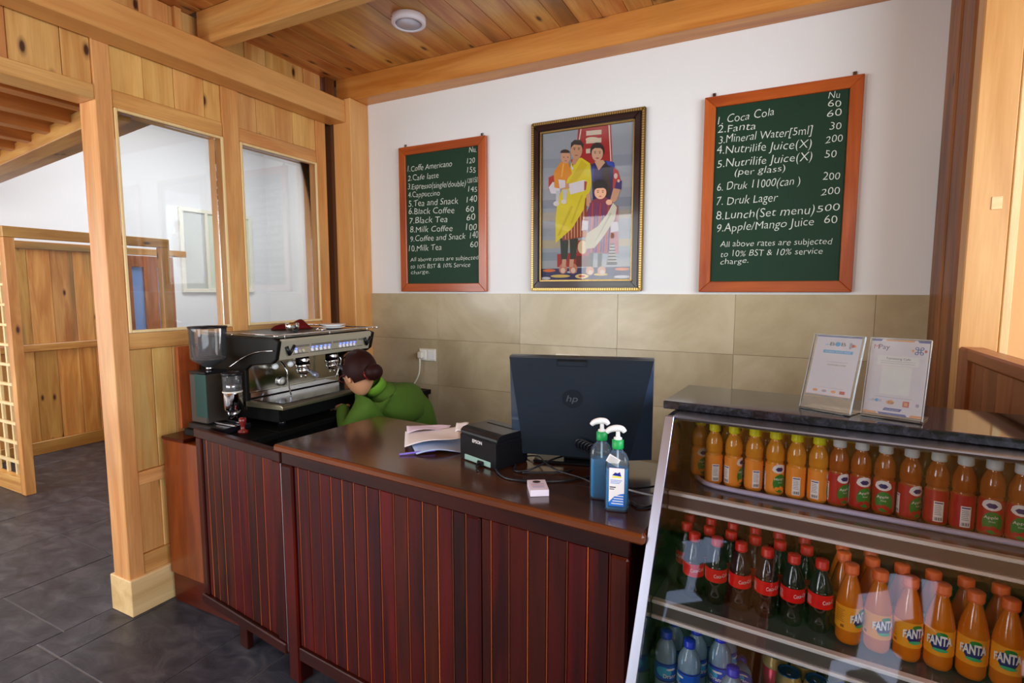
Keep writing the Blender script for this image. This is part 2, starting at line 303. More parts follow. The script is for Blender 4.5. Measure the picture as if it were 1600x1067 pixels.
# ------------------------------------------------------------------ the setting: floor, walls, ceiling
D = 2.87; XL = -2.70
fl = box('floor', -7.6, 3.0, -2.2, 6.2, -.08, -.004, grout_f, bev=0); tag(fl, kind='structure')
def tiles(cols, y0, y1, ln, seed):
    random.seed(seed)
    for i, (a, b) in enumerate(cols):
        y = y0 + (0 if i % 2 == 0 else -ln*.45)
        while y < y1:
            g = .0025; \
            box('stone_tile', a+g-FX, b-g-FX, max(y, y0-ln*.5)+g-FY, min(y+ln, y1)-g-FY, -.004-FZ, random.uniform(-.0012, .0)-FZ, slate, fl, bev=.001)
            y += ln
FX, FY, FZ = fl.location
CY = 0
tiles([(-2.857, -2.665)], .13, 2.9, .9, 1)
tiles([(-2.665, -2.12), (-2.12, -1.83), (-1.83, -1.29), (-1.29, -1.0), (-1.0, -.4)], .13, 3.0, .9, 2)
tiles([(-7.0+.5917*i, -7.0+.5917*(i+1)) for i in range(7)], .23, 5.0, .9, 3)
box('stone_tile', -2.8, 1.9, -1.7-0, .12, -.004, 0, slate, None, bev=.001).name = 'floor_front'
tag(bpy.data.objects['floor_front'], kind='structure')

# back wall with its tiled lower half
wb_ = box('wall_back', -2.9, 1.2, D, D+.14, 0, 3.1, white_wall, bev=0); tag(wb_, kind='structure')
bx, by, bz = wb_.location
xs = [-2.53, -1.976, -1.383, -.79, -.197, .383, .60]
for r in range(5):
    z1 = 1.53-.3*r-.0006; z0 = z1-.2988
    for a, b in zip(xs, xs[1:]):
        box('wall_tile', a+.0006-bx, b-.0006-bx, D-.012-by, D-by, z0-bz, z1-bz, wall_tile_m, wb_, bev=.0008)

# left partition: wooden frame, two windows, planked bands
wl = empty('wall_left', (XL, 1.3, 0), kind='structure')
def wbx(name, x0, x1, y0, y1, z0, z1, mat, parent=None, bev=.002): 
    p = parent or wl; l = p.matrix_basis.translation if p.parent is None else (p.matrix_basis.translation+p.parent.matrix_basis.translation)
    return box(name, x0-l.x, x1-l.x, y0-l.y, y1-l.y, z0-l.z, z1-l.z, mat, p, bev)
XB = XL-.13
wbx('post', XB, XL-.0005, 1.335, 1.405, .17, 2.70, pine['Z'], bev=.003)
wbx('stile', XL-.13, XL-.0005, 1.935, 2.03, .17, 2.70, pine['Z'])
wbx('stile', XL-.13, XL-.0005, 2.582, 2.66, .17, 2.70, pine['Z'])
for y0, y1 in ((1.407, 1.933), (2.032, 2.58)):
    wbx('head_rail', XL-.13, XL-.004, y0, y1, 2.368, 2.44, pine['Y'])
    wbx('sill_rail', XL-.13, XL-.004, y0, y1, 1.272, 1.348, pine['Y'])
    wbx('middle_rail', XL-.13, XL-.004, y0, y1, .618, .682, pine['Y'])
    wbx('bottom_rail', XL-.13, XL-.004, y0, y1, .18, .272, pine['Y'])
for y0, y1, n in ((1.409, 1.545, 1), (1.547, 1.688, 1), (1.69, 1.842, 1), (1.844, 1.933, 1), (2.032, 2.151, 1), (2.153, 2.284, 1), (2.286, 2.405, 1), (2.407, 2.53, 1), (2.532, 2.58, 1)):
    wbx('plank', XL-.035, XL-.010+random.uniform(-.003, .003), y0, y1, 2.442, 2.764, pine_board['Z'])
for y0, y1 in ((.80, 1.05), (1.052, 1.226), (1.228, 1.333)): wbx('plank', XL-.04, XL-.014+random.uniform(-.003, .003), y0, y1, 2.44, 2.764, pine_board['Z'])
for y0, y1 in ((.3, .50), (.502, .798)): wbx('plank', XL-.04, XL-.014, y0, y1, 2.44, 2.764, pine_board['Z'])
for y0, y1 in ((1.409, 1.508), (1.51, 1.605), (1.607, 1.76), (1.762, 1.933), (2.032, 2.21), (2.212, 2.40), (2.402, 2.58)):
    wbx('plank', XL-.04, XL-.016+random.uniform(-.003, .003), y0, y1, .684, 1.27, pine_board['Z'])
    wbx('plank', XL-.04, XL-.016+random.uniform(-.003, .003), y0, y1, .274, .616, pine_board['Z'])
wbx('lintel', XB, XL+.002, -1.6, 1.333, 2.376, 2.44, pine['Y'], bev=.003)
for y in [1.41+.137*i for i in range(10)]:
    if y+.13 < 2.75: wbx('plank', XL-.035, XL-.012+random.uniform(-.003, .003), y, y+.135, 2.766, 2.925, pine_board['Z'])
for y in [-1.5+.145*i for i in range(20)]:
    wbx('plank', XL-.035, XL-.012+random.uniform(-.003, .003), y, y+.143, 2.766, 2.925, pine_board['Z'])
wbx('stub_post', XL-.06, XL+.012, 1.700, 1.735, 2.766, 2.925, pine['Z'])
wbx('stub_post', XL-.06, XL+.012, 2.665, 2.742, 2.766, 2.925, dark_post)
bl = box('baseboard_left', XL-.155, XL+.019, 1.328, 2.66, 0, .178, wood('plinth_wood', srgb(214, 176, 118), srgb(238, 204, 148), 'Y', vary=.02, streak=.5), bev=.003); tag(bl, kind='structure')
for i, (y0, y1) in enumerate(((1.407, 1.933), (2.032, 2.58))):
    wn = empty('window_%d' % (i+1), (XL, (y0+y1)/2, 1.35), kind='structure')
    b_ = .014
    wbx('bead', XL-.008, XL+.004, y0, y0+b_, 1.35, 2.366, bead_m, wn, .003); wbx('bead', XL-.008, XL+.004, y1-b_, y1, 1.35, 2.366, bead_m, wn, .003)
    wbx('bead', XL-.008, XL+.004, y0+b_, y1-b_, 2.352, 2.366, bead_m, wn, .003); wbx('bead', XL-.008, XL+.004, y0+b_, y1-b_, 1.35, 1.364, bead_m, wn, .003)
    wbx('pane', XL-.072, XL-.066, y0+.002, y1-.002, 1.352, 2.364, clear_pane, wn, 0)

# beams and columns
tag(box('trim_1', XL, -2.56, -1.6, 2.70, 2.629, 2.765, beam_l, bev=.004), kind='structure')
tag(box('trim_2', -2.68, 1.2, 2.745, D, 2.78, 2.93, beam_o, bev=.004), kind='structure')
tag(box('trim_3', -2.66, 1.2, 1.79, 1.865, 2.767, 2.93, wood('cross_beam', srgb(196, 132, 66), srgb(226, 170, 100), 'X', knots=.05, vary=.04, stain=.3), bev=.004), kind='structure')
tag(box('trim_4', -2.67, -2.52, 2.701, D, 0, 2.779, wood('column_wood', srgb(210, 146, 80), srgb(230, 174, 108), 'Z', knots=.04, vary=.02, streak=.5), bev=.004), kind='structure')
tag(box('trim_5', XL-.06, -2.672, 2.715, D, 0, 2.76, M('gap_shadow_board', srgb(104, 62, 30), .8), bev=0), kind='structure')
tag(box('trim_6', -2.66, 1.2, .35, .43, 2.767, 2.93, beam_o, bev=.004), kind='structure')

ce = box('ceiling', -2.84, 2.2, -2.0, D+.14, 2.945, 3.05, M('roof_deck', srgb(120, 80, 40), .8), bev=0); tag(ce, kind='structure')
cx_, cy_, cz_ = ce.location
jx = [-2.735, -2.619, -2.515, -2.376, -2.228, -2.097, -1.966, -1.842, -1.724, -1.606, -1.494, -1.382, -1.237, -1.092, -.99, -.864, -.736]
while jx[-1] < 1.1: jx.append(jx[-1]+random.uniform(.11, .15))
for a, b in zip(jx, jx[1:]):
    for y0, y1 in ((-1.9, .35), (.43, 1.79), (1.865, 2.745)):
        box('plank', a+.001-cx_, b-.001-cx_, y0-cy_, y1-cy_, 2.925+random.uniform(0, .003)-cz_, 2.945-cz_, ceil_wood, ce, bev=.002)
lamp = empty('ceiling_light', (-1.74, 2.30, 2.925), label='round white surface mounted ceiling light on the planked ceiling', cat='ceiling light')
lathe('housing', [(.070, 0), (.086, -.004), (.086, -.032), (.080, -.038), (.068, -.038), (.066, -.034)], light_w, lamp, n=32, cap=False)
lathe('diffuser', [(.0665, -.034), (.0, -.0345)], M('diffuser', srgb(206, 200, 216), .35), lamp, n=32)
lathe('screw', [(.003, 0), (.003, .002)], ink, lamp, (-.05, -.069, -.016), n=8, rot=(PI/2, 0, 0))

# right side: weathered column boards, lit post, low plank partition, plaster beyond
c5 = empty('trim_7', (.58, 2.6, 0), kind='structure')
def rel(p, name, x0, x1, y0, y1, z0, z1, mat, bev=.002):
    l = p.location; return box(name, x0-l.x, x1-l.x, y0-l.y, y1-l.y, z0-l.z, z1-l.z, mat, p, bev)
rel(c5, 'board', .575, .66, 2.70, 2.868, 0, 3.0, dark_post, .006)
rel(c5, 'board', .590, .66, 2.655, 2.70, 0, 3.0, dark_post, .004)
rel(c5, 'board', .572, .66, 2.50, 2.655, 0, 3.0, dark_post, .008)
rel(c5, 'board', .596, .66, 2.475, 2.50, 0, 3.0, dark_post, .003)
lp = empty('trim_8', (.64, 2.41, 0), kind='structure')
post_l = wood('lit_post', srgb(196, 140, 78), srgb(222, 170, 108), 'Z', knots=.06, vary=.03, streak=.5)
rel(lp, 'post', .574, .684, 2.40, 2.475, 0, 3.0, post_l, .004)
rel(lp, 'peg', .633, .662, 2.397, 2.401, 1.825, 1.868, wood('peg', srgb(226, 186, 130), srgb(240, 206, 156), 'X', vary=.02), .001)
rel(lp, 'board', .687, .712, 2.405, 2.47, 0, 3.0, wood('pale_board', srgb(214, 176, 116), srgb(232, 200, 146), 'Z', vary=.02), .003)
tag(box('wall_right', .70, 2.6, 2.47, 2.60, 0, 3.0, beige_wall, bev=0), kind='structure')
pr = empty('partition', (.60, 1.0, 0), kind='structure')
rel(pr, 'cap_rail', .575, .64, .98, 2.30, 1.310, 1.352, part_wood['Y'], .006)
rel(pr, 'end_post', .572, .645, 2.30, 2.385, 0, 1.352, part_wood['Z'], .008)
rel(pr, 'end_post', .572, .645, .90, .975, 0, 1.352, part_wood['Z'], .008)
y = .98; 
while y < 2.29:
    w = random.choice((.10, .112, .12)); y1 = min(y+w, 2.298)
    rel(pr, 'plank', .590+random.uniform(-.002, .002), .62, y+.001, y1-.001, .12, 1.308, part_wood['Z'], .003); y = y1
rel(pr, 'bottom_rail', .578, .64, .98, 2.30, .0, .118, part_wood['Y'], .004)
# front wall with tall window openings behind the camera, and its posts
wf = empty('wall_front', (0, -1.8, 0), kind='structure')
for a, b, z0, z1 in ((-2.84, 2.0, 2.55, 3.0), (-2.84, -2.5, 0, 2.55), (-.75, -.55, 0, 2.55), (1.3, 2.0, 0, 2.55), (-2.5, -.75, 0, .5), (-.55, 1.3, 0, .5)):
    rel(wf, 'wall_panel', a, b, -1.92, -1.80, z0, z1, pine['X'], .002)
for p in (-2.5, -1.62, -.80, -.55, .35, 1.25): rel(wf, 'mullion', p, p+.05, -1.90, -1.84, .5, 2.55, part_wood['Z'], .003)

# ------------------------------------------------------------------ next room
tag(box('wall_far', -7.5, -7.3, -1.9, 6.1, 0, 3.9, far_wall_m, bev=0), kind='structure')
tag(box('wall_far_side', -7.3, -2.85, 5.9, 6.05, 0, 3.9, far_wall_m, bev=0), kind='structure')
tag(box('wall_between', -2.86, -2.832, 2.665, 5.9, 0, 3.9, far_wall_m, bev=0), kind='structure')
tag(box('ceiling_far', -7.5, -2.84, -1.9, 6.1, 3.9, 4.0, M('far_ceiling', srgb(200, 198, 196), .8), bev=0), kind='structure')
tag(box('wall_upper', -2.84, -2.75, -1.9, 6.1, 3.05, 3.9, far_wall_m, bev=0), kind='structure')
wff = empty('wall_far_front', (-5, -1.8, 0), kind='structure')
for a, b, z0, z1 in ((-7.3, -2.84, 2.9, 3.9), (-7.3, -7.0, 0, 2.9), (-3.2, -2.84, 0, 2.9), (-7.0, -3.2, 0, .6)): rel(wff, 'wall_panel', a, b, -1.92, -1.80, z0, z1, far_wall_m, .002)
# reflection in the first partition window, built as a window on the far wall
w3 = empty('window_3', (-7.3, 4.9, 1.5), kind='structure')
for y0, y1, z0, z1 in ((4.50, 5.6, 1.52, 1.57), (4.50, 5.6, 2.62, 2.67), (4.50, 4.55, 1.57, 2.62), (4.86, 4.90, 1.57, 2.62), (5.55, 5.6, 1.57, 2.62)):
    rel(w3, 'window_frame', -7.30, -7.26, y0, y1, z0, z1, off_white, .003)
rel(w3, 'pane', -7.298, -7.285, 4.55, 4.86, 1.57, 2.62, M('frosted', srgb(186, 188, 184), .3), 0); rel(w3, 'pane', -7.298, -7.285, 4.90, 5.55, 1.57, 2.62, M('frosted_green', srgb(208, 216, 196), .3), 0)
# slatted canopy above the opening
t9 = empty('trim_9', (-3.3, 1.5, 2.38), kind='structure')
slat_w = wood('canopy_wood', srgb(150, 84, 34), srgb(188, 116, 54), 'Y', vary=.1)
for i in range(14):
    x = -2.955-.308*i; y1 = 1.60+.02*i+(0 if i == 0 else .0)
    rel(t9, 'slat', x-.085, x, -1.5, y1, 2.40, 2.60, slat_w, .004)
bm = bmesh.new(); add_box(bm, -2.3, 2.3, -.05, .05, -.09, 0, .004)
o = link('ledger_beam', bm, boothw['X'], t9, (-5.1+3.3, 1.66+.13-1.5, 2.44-2.38), (0, 0, math.radians(-7.5)))
bm = bmesh.new(); add_box(bm, -2.3, 2.3, -.05, .05, -.17, 0, .004)
o = link('ledger_beam', bm, boothw['X'], t9, (-5.1+3.3, 1.78+.13-1.5, 2.55-2.38), (0, 0, math.radians(-7.5)))

# planked booth in the next room
bo = empty('booth', (-5.03, 1.83, 0), label='pale pine booth with lattice side and planked walls in the next room', cat='booth')
def bb(name, x0, x1, y0, y1, z0, z1, mat, bev=.003, par=None): 
    return rel(bo, name, x0, x1, y0, y1, z0, z1, mat, bev)
bb('post', -5.10, -5.03, 1.83, 1.895, 0, 1.935, boothw['Z'])
bb('post', -5.10, -5.03, 2.93, 3.01, 0, 1.935, boothw['Z'])
bb('top_rail', -5.10, -5.03, 1.83, 3.01, 1.937, 2.015, boothw['Y'])
bb('top_rail', -6.25, -5.102, 1.835, 1.895, 1.937, 2.015, boothw['X'])
bb('bottom_rail', -6.25, -5.102, 1.835, 1.89, 0, .12, boothw['X'])
for i in range(12): bb('lattice_slat', -6.25, -5.102, 1.845, 1.868, .225+.151*i, .245+.151*i, bead_m, .002)
for i in range(7): bb('lattice_slat', -5.27-.151*i, -5.25-.151*i, 1.869, 1.89, .12, 1.935, bead_m, .002)
bb('top_rail', -6.27, -6.205, 1.9, 3.9, 1.93, 2.0, boothw['Y'])
bb('middle_rail', -6.25, -6.195, 1.9, 3.2, .98, 1.045, boothw['Y'])
bb('bottom_rail', -6.25, -6.195, 1.9, 3.2, 0, .12, boothw['Y'])
y = 1.9
while y < 3.18:
    w = random.uniform(.13, .19); y1 = min(y+w, 3.2); bb('plank', -6.25, -6.222+random.uniform(-.003, .003), y+.001, y1-.001, .12, .978, boothw['Z']); bb('plank', -6.25, -6.222+random.uniform(-.003, .003), y+.001, y1-.001, 1.047, 1.928, boothw['Z']); y = y1
bb('side_wall', -6.2, -5.1, 3.02, 3.05, 0, 1.0, boothw['X'])
d1 = empty('door_reflection', (-6.23, 3.25, 0), kind='structure')  # solid door built for the door reflection in the partition glass
for y0, y1, z0, z1 in ((3.22, 3.30, 0, 1.92), (3.42, 3.56, 0, 1.92), (3.66, 3.74, 0, 1.92), (3.30, 3.42, 0, .9), (3.30, 3.42, 1.80, 1.92), (3.56, 3.66, 0, .9), (3.56, 3.66, 1.80, 1.92)):
    rel(d1, 'stile', -6.25, -6.20, y0, y1, z0, z1, part_wood['Z'], .002)
rel(d1, 'pane', -6.235, -6.225, 3.30, 3.42, .9, 1.80, door_glass, 0); rel(d1, 'pane', -6.235, -6.225, 3.56, 3.66, .9, 1.80, door_glass, 0)

# outside ground and hedge, seen only in reflections
tag(box('ground', -20, 20, -20, -2.2, -.3, -.1, grass_m, bev=0), kind='structure')
random.seed(5); bm = bmesh.new()
for i in range(420):
    x = random.uniform(-14, 12); z = random.uniform(.1, 8.5); y = random.uniform(-10, -8.5); r = random.uniform(.35, .9)
    bmesh.ops.create_icosphere(bm, subdivisions=1, radius=r, matrix=Matrix.Translation((x, y, z)))
tag(link('hedge', bm, grass_m), 'green garden hedge outside the front windows', 'hedge', kind='stuff')
#PART2
# ------------------------------------------------------------------ main counter (local frame: x along its front, y towards the wall)
TBL = empty('counter', (-1.712, 1.38, 0), math.radians(-5.2), 'dark mahogany beadboard service counter with plain dark brown top', 'counter')
TL, TW, TZ = 1.445, .54, .962
bm = bmesh.new(); add_box(bm, 0, TL, 0, TW, TZ-.012, TZ, .002); link('countertop', bm, top_wood, TBL)
bm = bmesh.new()
for a in ((-.006, TL+.006, -.008, .018, TZ-.028, TZ-.0015), (-.006, .016, .018, TW+.006, TZ-.028, TZ-.0015), (TL-.016, TL+.006, .018, TW+.006, TZ-.028, TZ-.0015), (.016, TL-.016, TW-.014, TW+.006, TZ-.028, TZ-.0015)):
    add_box(bm, *a, .006)
link('edge_moulding', bm, edge_wood, TBL)
def tb(name, x0, x1, y0, y1, z0, z1, mat, bev=.003): return box(name, x0, x1, y0, y1, z0, z1, mat, TBL, bev)
tb('apron', .02, 1.41, .008, .03, .885, TZ-.012, maho_d['X'])
tb('bottom_rail', .09, 1.36, .002, .028, .105, .158, maho_d['X'])
for (a, b) in ((.02, .085),): 
    tb('leg', a, b, .004, .07, .0, .884, maho['Z'], .006)
tb('leg', 1.36, 1.41, .004, .06, 0, .884, maho['Z'], .006)
tb('leg', .02, .08, TW-.07, TW-.01, 0, TZ-.013, maho_d['Z']); tb('leg', 1.355, 1.41, TW-.07, TW-.01, 0, TZ-.013, maho_d['Z'])
tb('front_stile', .902, .955, .008, .032, .159, .884, maho['Z'], .007)
tb('back_board', .08, 1.37, .034, .044, .11, .88, maho_d['X'], 0)
tb('side_panel', 1.385, 1.405, .062, TW-.07, .10, .93, maho_d['Z']); tb('side_panel', .025, .045, .072, TW-.07, .10, .93, maho_d['Z'])
js = [.087, .109, .173, .236, .295, .354, .413, .477, .541, .603, .666, .729, .791, .850, .901]
js2 = [.956, .992, 1.054, 1.116, 1.178, 1.238, 1.298, 1.359]
for L_ in (js, js2):
    for a, b in zip(L_, L_[1:]):
        tb('slat', a+.0012, b-.0034, .014, .033, .159, .884, maho['Z'], .003)
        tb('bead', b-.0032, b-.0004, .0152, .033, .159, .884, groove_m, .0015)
# ------------------------------------------------------------------ hinged beadboard gate left of the counter
FLP = empty('counter_flap', (-2.35, 1.466, 0), math.atan2(-.081, .65), 'dark beadboard gate panel hinged left of the service counter', 'gate')
def fb(name, x0, x1, y0, y1, z0, z1, mat, bev=.003): return box(name, x0, x1, y0, y1, z0, z1, mat, FLP, bev)
fb('top_rail', 0, .662, -.004, .03, .888, .930, maho_d['X'], .004)
fb('stile', .004, .05, 0, .03, .145, .887, maho['Z'], .005); fb('stile', .598, .655, 0, .03, .145, .887, maho['Z'], .004)
fb('bottom_rail', 0, .655, -.008, .03, .10, .144, maho_d['X'], .004)
fj = [.051, .085, .135, .2, .267, .333, .4, .462, .526, .597]
for a, b in zip(fj, fj[1:]):
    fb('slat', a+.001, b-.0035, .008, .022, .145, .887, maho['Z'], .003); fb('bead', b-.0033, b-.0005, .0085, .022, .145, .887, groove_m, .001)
fb('back_board', .01, .65, .0225, .0265, .145, .887, maho_d['X'], 0)
tag(fb('light_gap_strip', .6575, .6615, .000, .02, .11, .885, alu, .0005), 'narrow pale strip standing in for a light gap')  # pale strip added to imitate light showing through the gap
fb('foot', .30, .36, .0, .028, .0, .0995, maho_d['Z'])
# ------------------------------------------------------------------ coffee counter behind the gate
CC = empty('coffee_counter', (-2.68, 1.5, 0), 0, 'low coffee counter with orange varnished side cabinet beside the pine post', 'counter')
def cb_(name, x0, x1, y0, y1, z0, z1, mat, bev=.003): return rel(CC, name, x0, x1, y0, y1, z0, z1, mat, bev)
cb_('side_cabinet', -2.660, -2.365, 1.502, 1.62, .152, .828, orange_ply)
cb_('side_cabinet_top', -2.664, -2.492, 1.498, 1.66, .829, .845, maho['X'])
cb_('kickboard', -2.655, -2.16, 1.512, 1.53, .0, .150, maho['X'], .004)
cb_('leg', -2.19, -2.12, 1.532, 1.60, 0, .868, maho['Z'])
cb_('leg', -2.10, -2.04, 2.78, 2.84, 0, .868, maho['Z'])
cb_('carcass', -2.66, -2.06, 1.67, 2.85, .10, .868, black_m)
cb_('worktop', -2.49, -2.03, 1.505, 1.661, .87, .90, black_m); cb_('worktop', -2.665, -2.03, 1.662, 2.855, .87, .90, black_m)
cb_('splashboard', -2.699, -2.682, 1.612, 2.66, .85, 1.268, redboard)
# ------------------------------------------------------------------ espresso machine
EM = empty('espresso_machine', (-2.35, 2.02, .90), 0, 'black and steel two group espresso machine on the coffee counter', 'coffee machine')
def rp(p, name, poly, y0, y1, mat, bev=0):
    l = p.location; bm = bmesh.new(); add_prism(bm, [(x-l.x, z-l.z) for x, z in poly], y0-l.y, y1-l.y)
    if bev: bmesh.ops.bevel(bm, geom=bm.edges[:], offset=bev, segments=2, affect='EDGES', profile=.6)
    return link(name, bm, mat, p)
side = [(-2.655, .955), (-2.655, 1.325), (-2.10, 1.325), (-2.062, 1.312), (-2.085, 1.225), (-2.115, 1.205), (-2.26, 1.190), (-2.30, 1.165), (-2.30, .965)]
rp(EM, 'side_panel', side, 1.70, 1.722, mach_side, .006); rp(EM, 'side_panel', side, 2.335, 2.357, mach_side, .006)
rel(EM, 'body', -2.65, -2.335, 1.722, 2.335, .955, 1.32, black_m)
rp(EM, 'hood', [(-2.335, 1.20), (-2.335, 1.318), (-2.102, 1.318), (-2.078, 1.31), (-2.10, 1.222)], 1.723, 2.334, black_m)
rp(EM, 'front_band', [(-2.077, 1.321), (-2.066, 1.312), (-2.090, 1.222), (-2.098, 1.224)], 1.724, 2.333, cream)
rel(EM, 'top_tray', -2.64, -2.085, 1.73, 2.33, 1.3255, 1.329, M('cup_tray', srgb(92, 88, 78), .35, .5))
bm = bmesh.new(); l = EM.location
add_tube(bm, smooth_path([Vector(p)-l for p in ((-2.645, 1.712, 1.340), (-2.09, 1.712, 1.340), (-2.076, 1.725, 1.340), (-2.076, 2.335, 1.340), (-2.09, 2.348, 1.340), (-2.645, 2.348, 1.340))], 5), .004)
for p in ((-2.4, 1.712), (-2.076, 1.75), (-2.076, 2.03), (-2.076, 2.31), (-2.4, 2.348)): add_tube(bm, [Vector((p[0], p[1], 1.325))-l, Vector((p[0], p[1], 1.34))-l], .003, 6)
link('top_rail', bm, chrome, EM)
rel(EM, 'splash_plate', -2.333, -2.325, 1.728, 2.33, 1.03, 1.19, M('splash_steel', (.42, .40, .34), .14, 1), .001)
bm = bmesh.new()
for a in ((-2.328, -2.318, 1.724, 1.732, 1.02, 1.192), (-2.328, -2.318, 2.324, 2.332, 1.02, 1.192), (-2.328, -2.312, 1.732, 2.324, 1.018, 1.046)): add_box(bm, a[0]-l.x, a[1]-l.x, a[2]-l.y, a[3]-l.y, a[4]-l.z, a[5]-l.z, .002)
link('splash_trim', bm, chrome, EM)
rp(EM, 'drip_tray', [(-2.32, .985), (-2.32, 1.012), (-2.062, 1.012), (-2.048, 1.004), (-2.05, .99)], 1.700, 2.357, M('tray_steel', srgb(150, 142, 118), .3, .8), .003)
rel(EM, 'drip_grid', -2.29, -2.08, 1.73, 2.33, 1.0125, 1.016, steel_d, .001)
rel(EM, 'base', -2.64, -2.09, 1.71, 2.35, .925, .984, black_m)
for x in (-2.6, -2.13):
    for y in (1.76, 2.30): lathe('foot', [(.02, 0), (.02, .025)], black, EM, (x-l.x, y-l.y, 0), n=12)
def fpos(y, z, dx=0): t = (z-1.222)/(1.312-1.222); return Vector((-2.090+t*.024+dx, y, z))-l
for k, y in enumerate((1.815, 1.838, 1.861, 1.915, 1.943, 1.971, 1.999, 2.027, 2.105, 2.131, 2.157, 2.183, 2.209)):
    bm = bmesh.new(); add_box(bm, -.002, .003, -.008, .008, -.010, .008, .001); link('button', bm, white_pl if k not in (1, 2) else cream, EM, fpos(y, 1.257), (0, math.radians(-15), 0))
    if k not in (1, 2): bm = bmesh.new(); add_box(bm, -.002, .0045, -.004, .004, -.003, .003, .001); link('button_light', bm, led_blue, EM, fpos(y, 1.268, .001), (0, math.radians(-15), 0))
bm = bmesh.new()
for y0, y1 in ((1.80, 1.895), (1.905, 2.04), (2.05, 2.09), (2.095, 2.225), (2.235, 2.28)):
    for z in (1.243, 1.277, 1.283):
        p = fpos((y0+y1)/2, z); add_box(bm, p.x-.001, p.x+.002, y0-l.y, y1-l.y, p.z-.0012, p.z+.0012)
link('panel_print', bm, ink, EM)
for y in (1.775, 2.305):
    bm = bmesh.new()
    add_tube(bm, [fpos(y-.022, 1.285, .004), fpos(y-.006, 1.243, .014)], [.009, .007], 8); add_tube(bm, [fpos(y+.024, 1.288, .004), fpos(y-.006, 1.243, .014)], [.008, .006], 8)
    link('steam_lever', bm, black, EM)
for y in (1.96, 2.16):
    g = lathe('group_head', [(.012, .05), (.030, .05), (.034, .03), (.034, .008), (.037, .006), (.037, -.012), (.030, -.016), (.0, -.016)], chrome, EM, (-2.20-l.x, y-l.y, 1.165-l.z), n=20)
    lathe('filter_basket', [(.032, -.017), (.033, -.03), (.026, -.045), (.010, -.052), (.0, -.052)], chrome, g, n=18)
    bm = bmesh.new(); add_tube(bm, [(.03, 0, -.026), (.055, -.01, -.026), (.075, -.018, -.028)], [.006, .007, .008], 8); link('handle_neck', bm, chrome, g)
    bm = bmesh.new(); add_tube(bm, [(.075, -.018, -.028), (.09, -.024, -.03), (.14, -.045, -.036), (.155, -.05, -.038)], [.010, .012, .014, .009], 10); link('handle', bm, M('grip', srgb(150, 156, 176), .2, .6), g)
    bm = bmesh.new(); add_tube(bm, [(.0, -.012, -.05), (.004, -.016, -.068)], .005, 8); add_tube(bm, [(.0, .012, -.05), (.004, .016, -.068)], .005, 8); link('spout', bm, chrome, g)
gv = lathe('pressure_gauge', [(.0, 0), (.024, 0), (.026, .004), (.026, .012), (.022, .014)], chrome, EM, (-2.325-l.x, 1.925-l.y, 1.075-l.z), n=20, rot=(0, PI/2, 0)); lathe('gauge_face', [(.0, .0145), (.022, .0142)], off_white, gv, n=20)
bm = bmesh.new(); l2 = l
add_tube(bm, smooth_path([Vector(p)-l for p in ((-2.24, 1.86, 1.19), (-2.20, 1.858, 1.15), (-2.205, 1.87, 1.08), (-2.21, 1.888, 1.02))], 5), .004); link('steam_wand', bm, chrome, EM)
bm = bmesh.new(); add_tube(bm, smooth_path([Vector(p)-l for p in ((-2.24, 2.24, 1.19), (-2.22, 2.25, 1.15), (-2.24, 2.23, 1.06))], 5), .004); link('steam_wand', bm, chrome, EM)
lathe('valve_knob', [(.0, 0), (.014, 0), (.016, .012), (.010, .022), (.0, .022)], white_pl, EM, (-2.22-l.x, 1.80-l.y, 1.176-l.z), n=12, rot=(0, PI/2, 0))
lathe('valve_knob', [(.0, 0), (.014, 0), (.016, .012), (.010, .022), (.0, .022)], white_pl, EM, (-2.19-l.x, 1.865-l.y, 1.182-l.z), n=12, rot=(0, PI/2, 0))
# things on top of the machine
pf = empty('portafilter', (-2.30, 1.99, 1.331), math.radians(-35), 'chrome portafilter with black handle on the front left of the espresso machine top', 'portafilter')
lathe('basket', [(.020, .004), (.030, .012), (.034, .02), (.034, .045), (.030, .047), (.028, .022), (.0, .018)], chrome, pf, n=20)
bm = bmesh.new(); add_tube(bm, [(.03, 0, .034), (.06, 0, .030)], [.008, .007]); link('neck', bm, chrome, pf)
bm = bmesh.new(); add_tube(bm, [(.06, 0, .030), (.08, 0, .028), (.15, 0, .018), (.175, 0, .016)], [.009, .013, .016, .010], 10); link('handle', bm, black, pf)
random.seed(3); bm = bmesh.new(); nx, ny = 22, 12; g = []
for i in range(nx):
    row = []
    for j in range(ny):
        u, v = i/(nx-1)-.5, j/(ny-1)-.5; e = max(0, 1-(2*u)**4)*max(0, 1-(2*v)**4)
        z = e*(.028+.022*math.exp(-((u-.28)/.16)**2)+.008*math.sin(9*u+3*v)*math.cos(7*v))
        row.append(bm.verts.new((u*.22+.01*math.sin(5*v), v*(.13+.03*math.sin(4*u)), z+.002)))
    g.append(row)
for i in range(nx-1):
    for j in range(ny-1): bm.faces.new((g[i][j], g[i+1][j], g[i+1][j+1], g[i][j+1]))
bmesh.ops.solidify(bm, geom=bm.faces[:], thickness=.002)
tag(link('cloth', bm, redcloth, None, (-2.48, 2.14, 1.331), (0, 0, 1.15), smooth=True), 'crumpled dark red cloth on top of the espresso machine', 'cloth')
for i in range(2):
    s_ = tag(lathe('saucer', [(.0, .003), (.030, .003), (.034, .0), (.040, .002), (.072, .012), (.070, .014), (.038, .006), (.0, .006)], white_pl, None, (-2.29+.004*i, 2.262, 1.331+.013*i), n=28),
        ('lower saucer of the white pair on the right of the espresso machine top', 'upper saucer of the white pair on the right of the espresso machine top')[i], 'saucer', 'white saucers on the espresso machine')
tag(lathe('milk_lid', [(.0, 0), (.026, 0), (.028, .006), (.020, .012), (.0, .013)], chrome, None, (-2.235, 2.125, 1.331), n=20), 'small round steel lid lying in front of the white saucers', 'lid')
